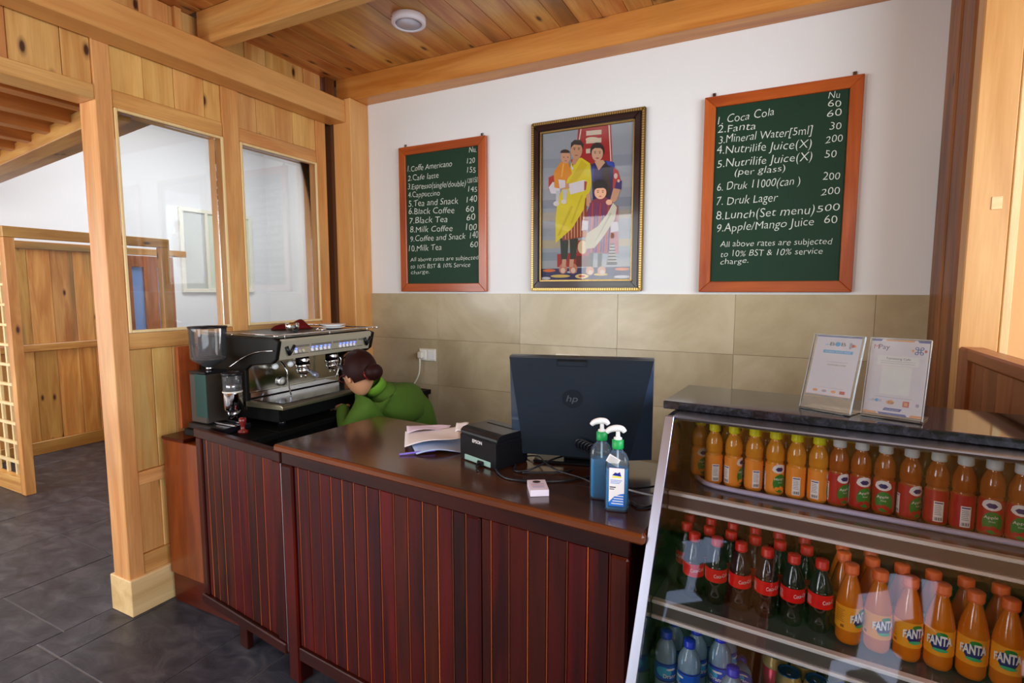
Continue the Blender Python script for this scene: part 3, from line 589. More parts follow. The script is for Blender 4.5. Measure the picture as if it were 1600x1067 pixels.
# ------------------------------------------------------------------ grinder
GR = empty('coffee_grinder', (-2.36, 1.585, .90), 0, 'coffee grinder with clear bean hopper at the left end of the coffee counter', 'grinder')
def gb(name, x0, x1, y0, y1, z0, z1, mat, bev=.004): return box(name, x0, x1, y0, y1, z0, z1, mat, GR, bev)
gb('base', -.115, .15, -.068, .068, 0, .028, black)
gb('body', -.108, .012, -.055, .055, .029, .262, grey_side, .006)
gb('front_cover', -.062, .02, -.058, -.0555, .06, .262, teal, .001)
gb('body_lid', -.110, .014, -.057, .057, .263, .274, black, .004)
hp_ = lathe('hopper', [(.012, .285), (.02, .29), (.072, .325), (.078, .335), (.080, .475)], hopper_pl, GR, (-.035, 0, 0), n=32, cap=False)
lathe('hopper_lid', [(.082, .474), (.083, .482), (.0, .486)], black, hp_, n=32)
lathe('beans', [(.0, .288), (.018, .291), (.068, .325), (.072, .334), (.055, .338), (.0, .344)], beans, hp_, n=24)
lathe('hopper_neck', [(.016, .274), (.016, .286), (.012, .300)], chrome, GR, (-.035, 0, 0), n=16)
d_ = lathe('doser', [(.034, .100), (.041, .105), (.041, .185)], chrome, GR, (.125-.003, 0, 0), n=28, cap=False); lathe('doser_window', [(.0405, .185), (.0415, .262)], hopper_pl, d_, n=28, cap=False)
lathe('doser_rotor', [(.030, .186), (.030, .225), (.012, .23), (.012, .262)], steel_d, d_, n=12); lathe('doser_lid', [(.044, .262), (.044, .272), (.036, .277), (.0, .278)], black, d_, n=28)
lathe('doser_ring', [(.0425, .183), (.0425, .189)], off_white, d_, n=28); lathe('doser_chute', [(.018, .055), (.030, .099)], steel_d, d_, n=16)
bm = bmesh.new(); add_tube(bm, [(.15, -.03, .12), (.175, -.055, .105), (.185, -.06, .09)], .005, 8); link('dosing_lever', bm, black, GR)
bm = bmesh.new(); add_box(bm, .02, .17, -.03, -.022, .03, .038, .001); add_box(bm, .02, .17, .022, .03, .03, .038, .001); link('portafilter_fork', bm, chrome, GR)
tag(lathe('tamper', [(.0, 0), (.022, 0), (.022, .012), (.009, .018), (.010, .035), (.017, .055), (.015, .07), (.0, .074)], red_m, None, (-2.165, 1.575, .901), n=20), 'small brown coffee tamper standing beside the grinder', 'tamper')
tag(tube('steel_tube', [(-2.36, 1.66, 1.18), (-2.30, 1.69, 1.225), (-2.2, 1.693, 1.258), (-2.09, 1.694, 1.27)], .003, chrome), 'thin bright wire arching along the side of the espresso machine', 'wire')

# ------------------------------------------------------------------ worker bending at the machine
PE = empty('person', (-1.84, 2.3, 0), 0, 'person in green top with dark bun bending beside the espresso machine', 'person')
def skin_body(name, joints, edges, mat, parent, sub=2, root=0):
    me = bpy.data.meshes.new(name); l = parent.location
    me.from_pydata([Vector(j[0])-l for j in joints], edges, []); o = bpy.data.objects.new(name, me); COL.objects.link(o); o.parent = parent
    md = o.modifiers.new('s', 'SKIN'); md.use_smooth_shade = True
    for i, j in enumerate(joints):
        r = j[1]; me.skin_vertices[0].data[i].radius = r if isinstance(r, tuple) else (r, r)
    me.skin_vertices[0].data[root].use_root = True
    o.modifiers.new('u', 'SUBSURF').levels = sub; o.modifiers['u'].render_levels = sub
    me.materials.append(mat); return o
J = [((-1.93, 2.50, .68), (.15, .14)), ((-1.87, 2.43, .80), (.15, .13)), ((-1.82, 2.34, .895), (.165, .13)), ((-1.83, 2.24, .955), (.175, .125)), ((-1.84, 2.17, 1.0), (.115, .095)), ((-1.86, 2.125, 1.05), .058),
     ((-1.85, 2.06, .945), .085), ((-1.93, 1.985, .83), .062), ((-1.995, 2.03, .89), .042), ((-2.05, 2.08, .94), .032),
     ((-1.92, 2.32, .965), .068), ((-1.99, 2.38, .87), .052), ((-2.055, 2.30, .93), .038),
     ((-1.84, 2.50, .62), .10), ((-1.98, 2.48, .60), .10)]
skin_body('green_top', J, [(0, 1), (1, 2), (2, 3), (3, 4), (4, 5), (3, 6), (6, 7), (7, 8), (8, 9), (3, 10), (10, 11), (11, 12), (0, 13), (0, 14)], green_cl, PE)
Lg = [((-1.92, 2.50, .64), .12), ((-1.80, 2.42, .50), .10), ((-1.70, 2.28, .42), .085), ((-1.70, 2.42, .24), .062), ((-1.70, 2.50, .08), .045), ((-1.72, 2.40, .05), .04),
      ((-1.88, 2.42, .50), .10), ((-1.90, 2.28, .42), .085), ((-1.88, 2.42, .24), .062), ((-1.88, 2.50, .08), .045), ((-1.90, 2.40, .05), .04)]
skin_body('trousers', Lg, [(0, 1), (1, 2), (2, 3), (3, 4), (4, 5), (0, 6), (6, 7), (7, 8), (8, 9), (9, 10)], black_m, PE)
# collar
bm = bmesh.new(); add_lathe(bm, [(.060, -.02), (.056, .022), (.052, .026), (.049, .022), (.050, -.02)], 24); link('collar', bm, M('collar_green', srgb(98, 146, 26), .8), PE, Vector((-1.865, 2.12, 1.055))-PE.location, (math.radians(38), math.radians(-12), 0))
HD = Vector((-1.905, 2.055, 1.125))
# head faces -x, slightly down; built in local frame with +x = face direction then rotated
hrot = (0, math.radians(24), math.radians(168))
def ellips(name, c, r, mat, parent, seg=24, rot=(0, 0, 0), cut=None, deform=None):
    bm = bmesh.new(); bmesh.ops.create_uvsphere(bm, u_segments=seg, v_segments=seg*2//3, radius=1)
    for v in bm.verts:
        v.co = Vector((v.co.x*r[0], v.co.y*r[1], v.co.z*r[2]))
        if deform: v.co = deform(v.co)
    if cut: 
        bmesh.ops.delete(bm, geom=[v for v in bm.verts if cut(v.co)], context='VERTS')
    return link(name, bm, mat, parent, c, rot, smooth=True)
def head_def(c):
    x, y, z = c
    if z < 0: x = x*(1-.15*abs(z)/.11)+.012*(abs(z)/.11); y *= 1-.30*(abs(z)/.11)**1.5
    if x > .07: y *= .95
    return Vector((x, y, z))
hd = ellips('head', HD-PE.location, (.092, .073, .112), skin, PE, 28, hrot, deform=head_def)
bm = bmesh.new()
for p, r in (((.096, 0, -.012), (.016, .011, .02)), ((.088, 0, -.045), (.008, .022, .008)), ((.088, 0, -.056), (.008, .018, .007))):
    m_ = Matrix.Translation(p) @ Matrix.Diagonal((*r, 1)); bmesh.ops.create_uvsphere(bm, u_segments=10, v_segments=8, radius=1, matrix=m_)
link('nose_and_lips', bm, skin, hd, smooth=True)
for s in (-1, 1):
    ellips('ear', (-.005, s*.072, -.012), (.018, .008, .03), skin, hd, 12); ellips('eye', (.082, s*.03, .012), (.010, .013, .009), lab_w, hd, 10)
bm = bmesh.new()
for s in (-1, 1):
    pts = [(.098, s*.034+.024*math.cos(a), .008+.017*math.sin(a)) for a in [2*PI*k/14 for k in range(15)]]; add_tube(bm, pts, .0022, 6)
    add_tube(bm, [(.096, s*.056, .012), (.05, s*.078, .012), (-.004, s*.080, .004)], .002, 6)
link('glasses', bm, red_m, hd)
lathe('earring', [(.0, 0), (.004, .002), (.0, .004)], gold, hd, (.002, .082, -.046), n=8)
ellips('hair', (-.010, 0, .018), (.102, .084, .108), hair_m, hd, 28, cut=lambda c: (c.x > .045-.5*max(0, c.z)+.9*max(0, -c.z-.0)-.0 and c.z < .075) or c.z < -.075 or (c.z < -.02 and c.x > .0))
ellips('hair_bun', (-.118, .0, -.030), (.044, .046, .042), hair_m, hd, 18)
bm = bmesh.new(); add_tube(bm, [(-.090, .034*math.cos(a), -.024+.034*math.sin(a)) for a in [2*PI*k/16 for k in range(17)]], .008, 6); link('hair_tie', bm, hair_red, hd)
def hand(wrist, tgt, mat, parent, side=1):
    w = Vector(wrist)-parent.location; d = (Vector(tgt)-Vector(wrist)).normalized(); sd = Vector((0, 0, 1)).cross(d).normalized()*side; up = Vector((0, 0, 1))
    js = [(w, .020), (w+d*.035, (.030, .014)), (w+d*.075, (.036, .013))]
    me_j = [(p+parent.location, r) for p, r in js]
    o = skin_body('hand', me_j, [(0, 1), (1, 2)], mat, parent, 1)
    for k, (ln, off) in enumerate(((.066, -.027), (.074, -.009), (.070, .009), (.055, .026))):
        b = w+d*.072+sd*off; skin_body('finger', [(b+parent.location, .0085), (b+d*ln*.45+up*.008+parent.location, .008), (b+d*ln*.8-up*.006+parent.location, .0072), (b+d*ln*.95-up*.02+parent.location, .006)], [(0, 1), (1, 2), (2, 3)], mat, parent, 1).parent = parent
    b = w+d*.02-sd*.022; skin_body('thumb', [(b+parent.location, .011), (b+d*.02-sd*.022+parent.location, .0095), (b+d*.045-sd*.030-up*.008+parent.location, .008)], [(0, 1), (1, 2)], mat, parent, 1)
hand((-2.035, 2.065, .942), (-2.10, 2.10, .925), skin, PE); hand((-2.05, 2.31, .932), (-2.11, 2.25, .925), skin, PE, -1)
random.seed(11); bm = bmesh.new(); bmesh.ops.create_icosphere(bm, subdivisions=3, radius=1)
for v in bm.verts:
    n = math.sin(v.co.x*7+v.co.y*3)*math.cos(v.co.z*6+v.co.y*5)*.28; v.co = Vector((v.co.x*.045*(1+n), v.co.y*.055*(1+n), max(-.9, v.co.z)*.020*(1+n)))
tag(link('rag', bm, rag_m, None, (-2.135, 2.13, .9215), smooth=True), 'pale crumpled rag under the worker\'s hand on the coffee counter', 'rag')

# ------------------------------------------------------------------ things on the wall
def board(name, x0, x1, z0, z1, lines, label):
    b = empty(name, ((x0+x1)/2, D, z0), 0, label, 'chalkboard'); cx = (x0+x1)/2; f = .052; y0, y1 = D-.030, D-.003
    def bx2(nm, a, b2, ya, yb, c, d, mat, bev=.004): return box(nm, a-cx, b2-cx, ya-D, yb-D, c-z0, d-z0, mat, b, bev)
    # mitred frame
    for nm, poly, ax in (('frame_side', [(x0, z0), (x0+f, z0+f), (x0+f, z1-f), (x0, z1)], 'Z'), ('frame_side', [(x1, z0), (x1, z1), (x1-f, z1-f), (x1-f, z0+f)], 'Z'),
                     ('frame_side', [(x0, z1), (x0+f, z1-f), (x1-f, z1-f), (x1, z1)], 'X'), ('frame_side', [(x0, z0), (x1, z0), (x1-f, z0+f), (x0+f, z0+f)], 'X')):
        bm = bmesh.new(); add_prism(bm, [(x-cx, z-z0) for x, z in poly], y0-D, y1-D); bmesh.ops.bevel(bm, geom=bm.edges[:], offset=.0025, segments=1, affect='EDGES'); link(nm, bm, chalkframe[ax], b)
    bx2('writing_surface', x0+f-.002, x1-f+.002, D-.018, D-.006, z0+f-.002, z1-f+.002, board_g, 0)
    iw, ih = x1-x0-2*f, z1-z0-2*f
    for k, (t, u0, v0, u1, v1, h) in enumerate(lines):
        H_ = h*ih*1.02; w = (u1-u0)*iw-.2*H_; ph = k*1.7; bm = bmesh.new()
        def fn(x, y, u0=u0, v0=v0, v1=v1, w=w, ph=ph):
            tt = x/max(w, 1e-4); yy = y*(1+.07*math.sin(x*60+ph))
            return (x0+f+u0*iw+x+.14*yy-cx+.0012*math.sin(y*90+x*40), -.0184, f+(v0+(v1-v0)*tt)*ih+yy+.0016*math.sin(x*70+ph))
        add_text(bm, t, fn, 0, 3, -.012, w, H_); tag(link('chalk_line', bm, chalk, b), kind='stuff')
    for hx in (x0+.04, x1-.035):
        bm = bmesh.new(); add_box(bm, hx-.008-cx, hx+.008-cx, -.010, -.002, z1-z0, z1-z0+.022, .002); add_tube(bm, [(hx-cx, -.012, z1-z0+.014), (hx-cx, -.002, z1-z0+.014)], .004, 8); link('hanger', bm, steel_d, b)
    return b
B1 = [('Nu.', 0.873, 0.959, 0.979, 0.956, 0.038), ('1.Coffe Americano', 0.02, 0.875, 0.655, 0.877, 0.042), ('120', 0.846, 0.884, 0.958, 0.881, 0.038), ('2.Cafe latte', 0.019, 0.805, 0.473, 0.803, 0.041), ('155', 0.846, 0.816, 0.966, 0.811, 0.038), ('3.Espresso(single/double)', 0.018, 0.739, 0.838, 0.721, 0.042), ('120/150', 0.846, 0.743, 0.992, 0.738, 0.035), ('4.Cappuccino', 0.017, 0.677, 0.486, 0.67, 0.04), ('145', 0.859, 0.676, 0.984, 0.672, 0.038), ('5.Tea and Snack', 0.023, 0.606, 0.737, 0.597, 0.047), ('140', 0.837, 0.601, 0.984, 0.598, 0.044), ('6.Black Coffee', 0.022, 0.547, 0.682, 0.53, 0.045), ('60', 0.824, 0.531, 0.944, 0.529, 0.043), ('7.Black Tea', 0.03, 0.474, 0.59, 0.467, 0.045), ('60', 0.832, 0.469, 0.958, 0.467, 0.044), ('8.Milk Coffee', 0.038, 0.403, 0.653, 0.397, 0.044), ('100', 0.826, 0.396, 0.979, 0.393, 0.047), ('9.Coffee and Snack', 0.037, 0.333, 0.831, 0.332, 0.043), ('140', 0.877, 0.335, 0.997, 0.334, 0.047), ('10.Milk Tea', 0.018, 0.255, 0.504, 0.259, 0.044), ('60', 0.877, 0.269, 0.992, 0.269, 0.044), ('All above rates are subjected', 0.036, 0.176, 0.992, 0.176, 0.031), ('to 10% BST & 10% Service', 0.035, 0.119, 0.885, 0.124, 0.032), ('charge.', 0.041, 0.074, 0.324, 0.081, 0.028)]
B2 = [('Nu', 0.853, 0.964, 0.939, 0.959, 0.033), ('60', 0.85, 0.922, 0.953, 0.917, 0.033), ('1. Coca Cola', 0.018, 0.905, 0.476, 0.916, 0.043), ('60', 0.847, 0.871, 0.96, 0.867, 0.034), ('2.Fanta', 0.017, 0.856, 0.335, 0.854, 0.04), ('30', 0.872, 0.801, 0.964, 0.801, 0.037), ('3.Mineral Water[5ml]', 0.03, 0.797, 0.759, 0.792, 0.043), ('200', 0.847, 0.733, 0.979, 0.735, 0.035), ('4.Nutrilife Juice(X)', 0.013, 0.738, 0.764, 0.72, 0.045), ('50', 0.848, 0.658, 0.942, 0.658, 0.039), ('5.Nutrilife Juice(X)', 0.023, 0.661, 0.773, 0.652, 0.044), ('(per glass)', 0.169, 0.607, 0.575, 0.607, 0.035), ('200', 0.843, 0.541, 0.976, 0.54, 0.038), ('6. Druk 11000(can )', 0.028, 0.529, 0.693, 0.528, 0.044), ('200', 0.836, 0.461, 0.98, 0.462, 0.035), ('7. Druk Lager', 0.028, 0.444, 0.531, 0.446, 0.045), ('8.Lunch(Set menu)', 0.028, 0.362, 0.809, 0.366, 0.046), ('500', 0.813, 0.374, 0.986, 0.375, 0.035), ('9.Apple/Mango Juice', 0.036, 0.289, 0.81, 0.303, 0.045), ('60', 0.868, 0.309, 0.974, 0.31, 0.04), ('All above rates are subjected', 0.074, 0.203, 0.942, 0.198, 0.034), ('to 10% BST & 10% service', 0.077, 0.145, 0.882, 0.147, 0.034), ('charge.', 0.079, 0.099, 0.322, 0.106, 0.031)]
board('chalkboard', -2.250, -1.603, 1.541, 2.466, B1, 'smaller green menu chalkboard starting with coffee, left of the framed family portrait')
board('chalkboard', -.370, .288, 1.541, 2.487, B2, 'green menu chalkboard listing cold drinks, right of the framed family portrait')

# framed portrait
PX0, PX1, PZ0, PZ1 = -1.306, -.658, 1.545, 2.492
pc = (PX0+PX1)/2
PO = empty('framed_portrait', (pc, D, PZ0), 0, 'framed colour portrait of a family in traditional dress between the chalkboards', 'picture')
fo = .066
def frame_ring(nm, d0, d1, ya, yb, mat, bev=.003):
    bm = bmesh.new(); a0, b0, a1, b1 = PX0-pc+d0, PX1-pc-d0, d0, PZ1-PZ0-d0; c0, e0, c1, e1 = PX0-pc+d1, PX1-pc-d1, d1, PZ1-PZ0-d1
    for poly in ([(a0, a1), (c0, c1), (c0, e1), (a0, b1)], [(b0, a1), (b0, b1), (e0, e1), (e0, c1)], [(a0, b1), (c0, e1), (e0, e1), (b0, b1)], [(a0, a1), (b0, a1), (e0, c1), (c0, c1)]):
        add_prism(bm, poly, ya, yb)
    if bev: bmesh.ops.bevel(bm, geom=bm.edges[:], offset=bev, segments=2, affect='EDGES')
    return link(nm, bm, mat, PO)
frame_ring('frame_outer', 0, .020, -.028, -.002, gold, .004); frame_ring('frame_body', .018, .056, -.036, -.002, frame_br, .007); frame_ring('frame_inner', .054, .064, -.024, -.002, gold, .002)
bm = bmesh.new(); W_, H_ = PX1-PX0, PZ1-PZ0
for dd, yy, r, stp in ((.011, -.030, .0045, .0125), (.059, -.026, .0025, .008)):
    n = int((W_-2*dd)/stp); m_ = int((H_-2*dd)/stp)
    for i in range(n+1):
        for z in (dd, H_-dd): add_box(bm, -W_/2+dd+i*stp-r*.8, -W_/2+dd+i*stp+r*.8, yy, yy+.004, z-r*1.3, z+r*1.3, .0)
    for i in range(m_+1):
        for x in (-W_/2+dd, W_/2-dd): add_box(bm, x-r*1.3, x+r*1.3, yy, yy+.004, dd+i*stp-r*.8, dd+i*stp+r*.8, .0)
tag(link('frame_beading', bm, M('gold_bead', (.55, .38, .13), .35, .9), PO), kind='stuff')
cols = {}; mats_p = []
def pcx(r, g, b):
    k = (r, g, b)
    if k not in cols: cols[k] = len(mats_p); mats_p.append(M('print_%d' % len(mats_p), srgb(r, g, b), .6))
    return cols[k]
iw, ih = W_-2*.064, H_-2*.064
bm = bmesh.new(); lay = [0]
def pm(x, y):
    u = (x-64)/524; yt = 160-75*u; v = (990-y)/(990-yt); return (-iw/2+u*iw, .064+v*ih)
def poly(pts, c):
    lay[0] += 1; yy = -.0100-.00004*lay[0]
    vs = [bm.verts.new((max(-iw/2-.002, min(iw/2+.002, pm(x, y)[0])), yy, max(.062, min(.064+ih+.002, pm(x, y)[1])))) for x, y in pts]
    f = bm.faces.new(vs); f.material_index = pcx(*c)
    f.normal_update()
    if f.normal.y > 0: f.normal_flip()
def ell(cx, cy, rx, ry, c, a0=0, a1=2*PI, n=18): poly([(cx+rx*math.cos(a0+(a1-a0)*k/n), cy+ry*math.sin(a0+(a1-a0)*k/n)) for k in range(n if a1-a0 > 6 else n+1)], c)
poly([(64, 160), (588, 85), (588, 990), (64, 990)], (158, 166, 180))
for k, (y, c) in enumerate(((300, (146, 156, 172)), (420, (168, 174, 184)), (530, (138, 148, 166)), (600, (176, 170, 160)), (690, (150, 160, 174)), (760, (184, 172, 146)), (830, (140, 152, 168)), (880, (166, 170, 178)))):
    poly([(64, y), (588, y-34*(1-(y-300)/600)), (588, y+34), (64, y+48)], c)
poly([(278, 128), (464, 101), (476, 330), (262, 330)], (176, 22, 24)); poly([(292, 126), (298, 125), (286, 200), (280, 200)], (230, 220, 210)); poly([(450, 104), (456, 103), (470, 308), (464, 308)], (230, 220, 210))
for y in (150, 195, 250): poly([(325, y-12), (412, y-20), (412, y+6), (325, y+14)], (222, 206, 186))
ell(362, 185, 40, 14, (232, 214, 190))
poly([(280, 760), (350, 760), (350, 915), (160, 915), (160, 840), (280, 830)], (170, 24, 24)); ell(312, 800, 28, 40, (228, 206, 160)); poly([(275, 850), (350, 850), (350, 915), (275, 915)], (92, 26, 24))
poly([(64, 925), (588, 915), (588, 990), (64, 990)], (34, 38, 92))
for x, y, rx, ry, c in ((110, 935, 40, 9, (224, 110, 40)), (180, 968, 60, 9, (222, 190, 90)), (310, 970, 40, 14, (232, 208, 130)), (310, 970, 20, 7, (190, 50, 40)), (420, 960, 40, 8, (225, 190, 90)), (540, 930, 40, 9, (222, 120, 50)), (540, 975, 44, 9, (200, 200, 210)), (90, 980, 30, 8, (200, 200, 210)), (250, 945, 30, 6, (190, 200, 220))): ell(x, y, rx, ry, c)
# man
poly([(176, 745), (228, 760), (222, 880), (186, 880)], (30, 48, 40)); poly([(234, 745), (286, 750), (272, 870), (240, 870)], (30, 48, 40))
for x in (196, 258): ell(x, 925, 25, 30, (206, 120, 92)); ell(x, 935, 14, 16, (232, 200, 180))
for x in (205, 250): poly([(x-14, 870), (x+12, 870), (x+8, 915), (x-16, 915)], (208, 160, 130))
poly([(225, 560), (335, 480), (330, 740), (190, 762)], (150, 54, 34))
for k in range(7): poly([(205+18*k, 640-12*k), (211+18*k, 636-12*k), (213+18*k, 754-3*k), (207+18*k, 756-3*k)], (214, 160, 110))
poly([(104, 400), (150, 380), (150, 470), (104, 470)], (186, 40, 36))
poly([(246, 296), (300, 288), (350, 320), (362, 420), (352, 480), (325, 520), (318, 580), (250, 690), (150, 775), (148, 640), (160, 520), (205, 440), (222, 400)], (234, 216, 22))
poly([(300, 300), (335, 330), (240, 470), (225, 430)], (222, 196, 14)); poly([(240, 560), (255, 565), (175, 730), (160, 735)], (214, 190, 14)); poly([(300, 500), (312, 500), (250, 660), (240, 660)], (216, 192, 16))
poly([(104, 458), (130, 425), (172, 440), (176, 492), (120, 492)], (232, 228, 240)); poly([(222, 438), (312, 414), (330, 420), (320, 476), (236, 497)], (232, 228, 240)); poly([(318, 420), (334, 424), (328, 470), (318, 474)], (180, 40, 40))
poly([(190, 440), (226, 430), (232, 462), (180, 470)], (212, 158, 124)); poly([(238, 300), (262, 290), (250, 340)], (180, 40, 36)); poly([(255, 270), (290, 285), (262, 330), (244, 320)], (206, 150, 116))
ell(270, 246, 34, 50, (212, 156, 122)); poly([(236, 240), (238, 205), (258, 188), (292, 188), (312, 212), (308, 240), (296, 218), (256, 214), (242, 228)], (26, 20, 20))
for x in (258, 284): ell(x, 242, 5, 2.5, (40, 24, 20)); ell(x, 234, 9, 2, (50, 34, 28))
ell(270, 275, 11, 3, (176, 90, 80))
# baby
poly([(150, 476), (172, 476), (168, 545), (150, 550)], (206, 208, 218)); poly([(190, 470), (222, 468), (212, 538), (192, 536)], (206, 208, 218)); ell(152, 549, 18, 14, (226, 224, 230)); ell(198, 538, 16, 13, (226, 224, 230))
poly([(178, 312), (224, 318), (246, 378), (214, 412), (206, 452), (168, 462), (140, 458), (136, 370)], (236, 148, 32)); poly([(190, 320), (198, 324), (186, 400), (180, 398)], (250, 190, 90)); poly([(164, 412), (206, 416), (206, 456), (172, 464)], (230, 226, 240))
ell(206, 284, 30, 38, (218, 164, 132)); ell(203, 262, 29, 20, (52, 36, 30), PI, 2*PI); 
for x in (196, 220): ell(x, 286, 4, 2.4, (40, 24, 20))
ell(208, 306, 7, 2.5, (180, 96, 86)); poly([(238, 330), (256, 350), (244, 360)], (226, 222, 236))
# woman
poly([(470, 560), (512, 560), (520, 840), (452, 840)], (176, 96, 110)); poly([(475, 780), (492, 780), (512, 905), (452, 905)], (60, 54, 52))
for k in range(6): poly([(474-3*k, 790+18*k), (494+3*k, 790+18*k), (496+3*k, 796+18*k), (472-3*k, 796+18*k)], (206, 200, 196))
poly([(356, 325), (400, 310), (440, 305), (484, 314), (500, 400), (470, 560), (372, 560), (362, 440)], (30, 30, 92)); poly([(420, 330), (458, 322), (470, 500), (430, 520)], (34, 28, 36))
poly([(484, 345), (506, 360), (524, 420), (528, 466), (480, 462)], (196, 44, 40)); poly([(500, 420), (530, 420), (528, 470), (490, 460)], (38, 34, 120)); ell(496, 392, 10, 16, (232, 200, 190)); ell(512, 420, 7, 9, (232, 200, 190))
poly([(484, 462), (524, 470), (504, 530), (484, 545), (466, 536)], (220, 166, 134)); poly([(440, 306), (478, 312), (490, 345), (450, 330)], (38, 74, 190)); poly([(358, 340), (376, 336), (372, 420), (362, 420)], (38, 60, 170))
poly([(376, 310), (424, 300), (436, 316), (400, 360)], (224, 172, 140)); ell(390, 250, 40, 48, (28, 22, 22)); ell(391, 264, 32, 45, (226, 176, 146)); poly([(356, 250), (362, 222), (390, 212), (416, 220), (426, 250), (408, 234), (376, 234)], (28, 22, 22))
for x in (378, 405): ell(x, 262, 5, 2.3, (40, 24, 20)); ell(x, 254, 8, 1.6, (70, 46, 40))
ell(392, 291, 10, 3.4, (186, 60, 66))
poly([(332, 500), (352, 485), (360, 540), (346, 570), (332, 560)], (220, 166, 134))
# boy
for x in (364, 414): poly([(x-12, 830), (x+14, 830), (x+10, 920), (x-12, 920)], (42, 52, 48))
for x in (358, 426): ell(x, 938, 24, 26, (214, 160, 130)); ell(x+4, 948, 14, 14, (232, 204, 186))
poly([(366, 530), (396, 518), (440, 512), (484, 540), (504, 640), (498, 690), (466, 700), (462, 840), (334, 832), (346, 700), (328, 700), (334, 600)], (142, 52, 82))
for k in range(9): poly([(352+15*k, 545), (356+15*k, 543), (352+14*k, 832), (347+14*k, 832)], ((92, 60, 150), (206, 70, 60), (60, 70, 150))[k % 3])
poly([(484, 545), (506, 570), (496, 640), (440, 730), (384, 804), (330, 812), (332, 724), (400, 680), (452, 610)], (226, 224, 206)); poly([(470, 600), (478, 606), (396, 760), (386, 764)], (204, 202, 184))
poly([(310, 645), (346, 650), (344, 700), (306, 704)], (232, 228, 240)); poly([(474, 656), (512, 654), (520, 708), (474, 716)], (232, 228, 240)); ell(326, 725, 11, 20, (214, 160, 126)); ell(484, 735, 10, 18, (214, 160, 126))
ell(462, 542, 18, 16, (222, 170, 138)); ell(410, 446, 42, 34, (24, 20, 22)); ell(412, 486, 34, 38, (226, 172, 138)); poly([(374, 476), (380, 446), (412, 434), (444, 444), (450, 474), (430, 460), (392, 462)], (24, 20, 22))
for x in (398, 426): ell(x, 484, 5, 2.6, (40, 24, 20)); ell(x, 475, 8, 1.6, (70, 46, 40))
ell(412, 508, 8, 3, (182, 92, 84))
link('print', bm, None, PO, mats=mats_p)
box('backing', -iw/2-.01, iw/2+.01, -.0098, -.003, .056, .072+ih, lab_w, PO, 0)
box('glazing', -iw/2-.002, iw/2+.002, -.0150, -.0145, .062, .066+ih, clear('picture_glass', (1, 1, 1), .7), PO, 0)
# sockets
def socket(x0, x1, z0, z1, label, k):
    s = empty('wall_socket', ((x0+x1)/2, D-.012, (z0+z1)/2), 0, label, 'socket'); w, h = (x1-x0)/2, (z1-z0)/2
    box('plate', -w, w, -.010, 0, -h, h, off_white, s, .003)
    bm = bmesh.new()
    for i in range(k):
        cx = -w+(i+.5)*2*w/k; add_box(bm, cx-w/k*.8, cx+w/k*.8, -.013, -.0095, -h*.75, h*.75, .001)
    link('switch_cover', bm, white_pl, s); return s
s1 = socket(-2.118, -1.987, 1.088, 1.168, 'white wall socket with a plugged in cord above the worker\'s back', 2)
box('plug', -.058, -.018, -.045, -.014, -.022, .020, off_white, s1, .006)
tag(tube('power_cord', [(-2.09, 2.815, 1.105), (-2.085, 2.81, 1.07), (-2.095, 2.81, 1.0), (-2.14, 2.81, .93), (-2.20, 2.82, .904)], .0045, cable_w), 'white cord hanging from the wall socket behind the worker', 'cord')
socket(-1.148, -1.0, 1.10, 1.184, 'white switch plate on the tiled wall just above the monitor', 4)

# ------------------------------------------------------------------ refrigerated display case (local frame: u along the front, v to the back)
FO = Vector((-.262, 1.25, 0)); FA = math.radians(-5)
FR = empty('display_fridge', FO, FA, 'stainless steel and glass display fridge with black granite top', 'display fridge')
def rb(name, x0, x1, y0, y1, z0, z1, mat, bev=.002): return box(name, x0, x1, y0, y1, z0, z1, mat, FR, bev)
FWd = .90
def prismx(name, poly, x0, x1, mat, bev=0, parent=None):      # polygon in v,z extruded along u
    bm = bmesh.new(); a = [bm.verts.new((x0, y, z)) for y, z in poly]; b = [bm.verts.new((x1, y, z)) for y, z in poly]; n = len(poly)
    for i in range(n): bm.faces.new((a[i], a[(i+1) % n], b[(i+1) % n], b[i]))
    bm.faces.new(a[::-1]); bm.faces.new(b); bmesh.ops.recalc_face_normals(bm, faces=bm.faces[:])
    if bev: bmesh.ops.bevel(bm, geom=bm.edges[:], offset=bev, segments=1, affect='EDGES')
    return link(name, bm, mat, parent or FR)
sl = (.15+.205)/(1.226-.47)          # slope of the front
def gv_(z): return .15-(1.226-z)*sl
for x0 in (0, FWd-.014):
    prismx('side_panel', [(gv_(.47), .45), (gv_(.47), .47), (.15, 1.226), (.47, 1.226), (.47, .45)], x0, x0+.014, steel_d)
for x0, x1 in ((-.004, .019), (FWd-.019, FWd+.004)):
    prismx('front_flange', [(gv_(.47)-.010, .47), (gv_(.47)-.002, .47), (.148, 1.226), (.140, 1.226)], x0, x1, flange_m, .001)
prismx('front_glass', [(gv_(.475)-.0015, .475), (gv_(.475)+.0025, .475), (.1515, 1.222), (.1475, 1.222)], .0192, FWd-.0192, fridge_glass)
rb('granite_top', -.030, FWd+.02, .215, .50, 1.228, 1.250, granite, .002)
prismx('top_header', [(.150, 1.2165), (.146, 1.2265), (.47, 1.2265), (.47, 1.2205), (.160, 1.2205), (.160, 1.2165)], .0145, FWd-.0145, steel)
rb('back_panel', .0145, FWd-.0145, .455, .47, .5, 1.2115, M('fridge_back', srgb(52, 46, 48), .12, .5), 0)
rb('base_cabinet', 0, FWd, gv_(.47), .47, .08, .449, steel, .004); rb('plinth', .02, FWd-.02, gv_(.47)+.03, .45, 0, .0795, black_m, 0)
rb('base_ledge', -.004, FWd+.004, gv_(.47)-.02, gv_(.47)+.03, .4495, .468, steel, .003)
rb('deck', .0145, FWd-.0145, gv_(.53)+.035, .454, .5, .53, steel, .002)
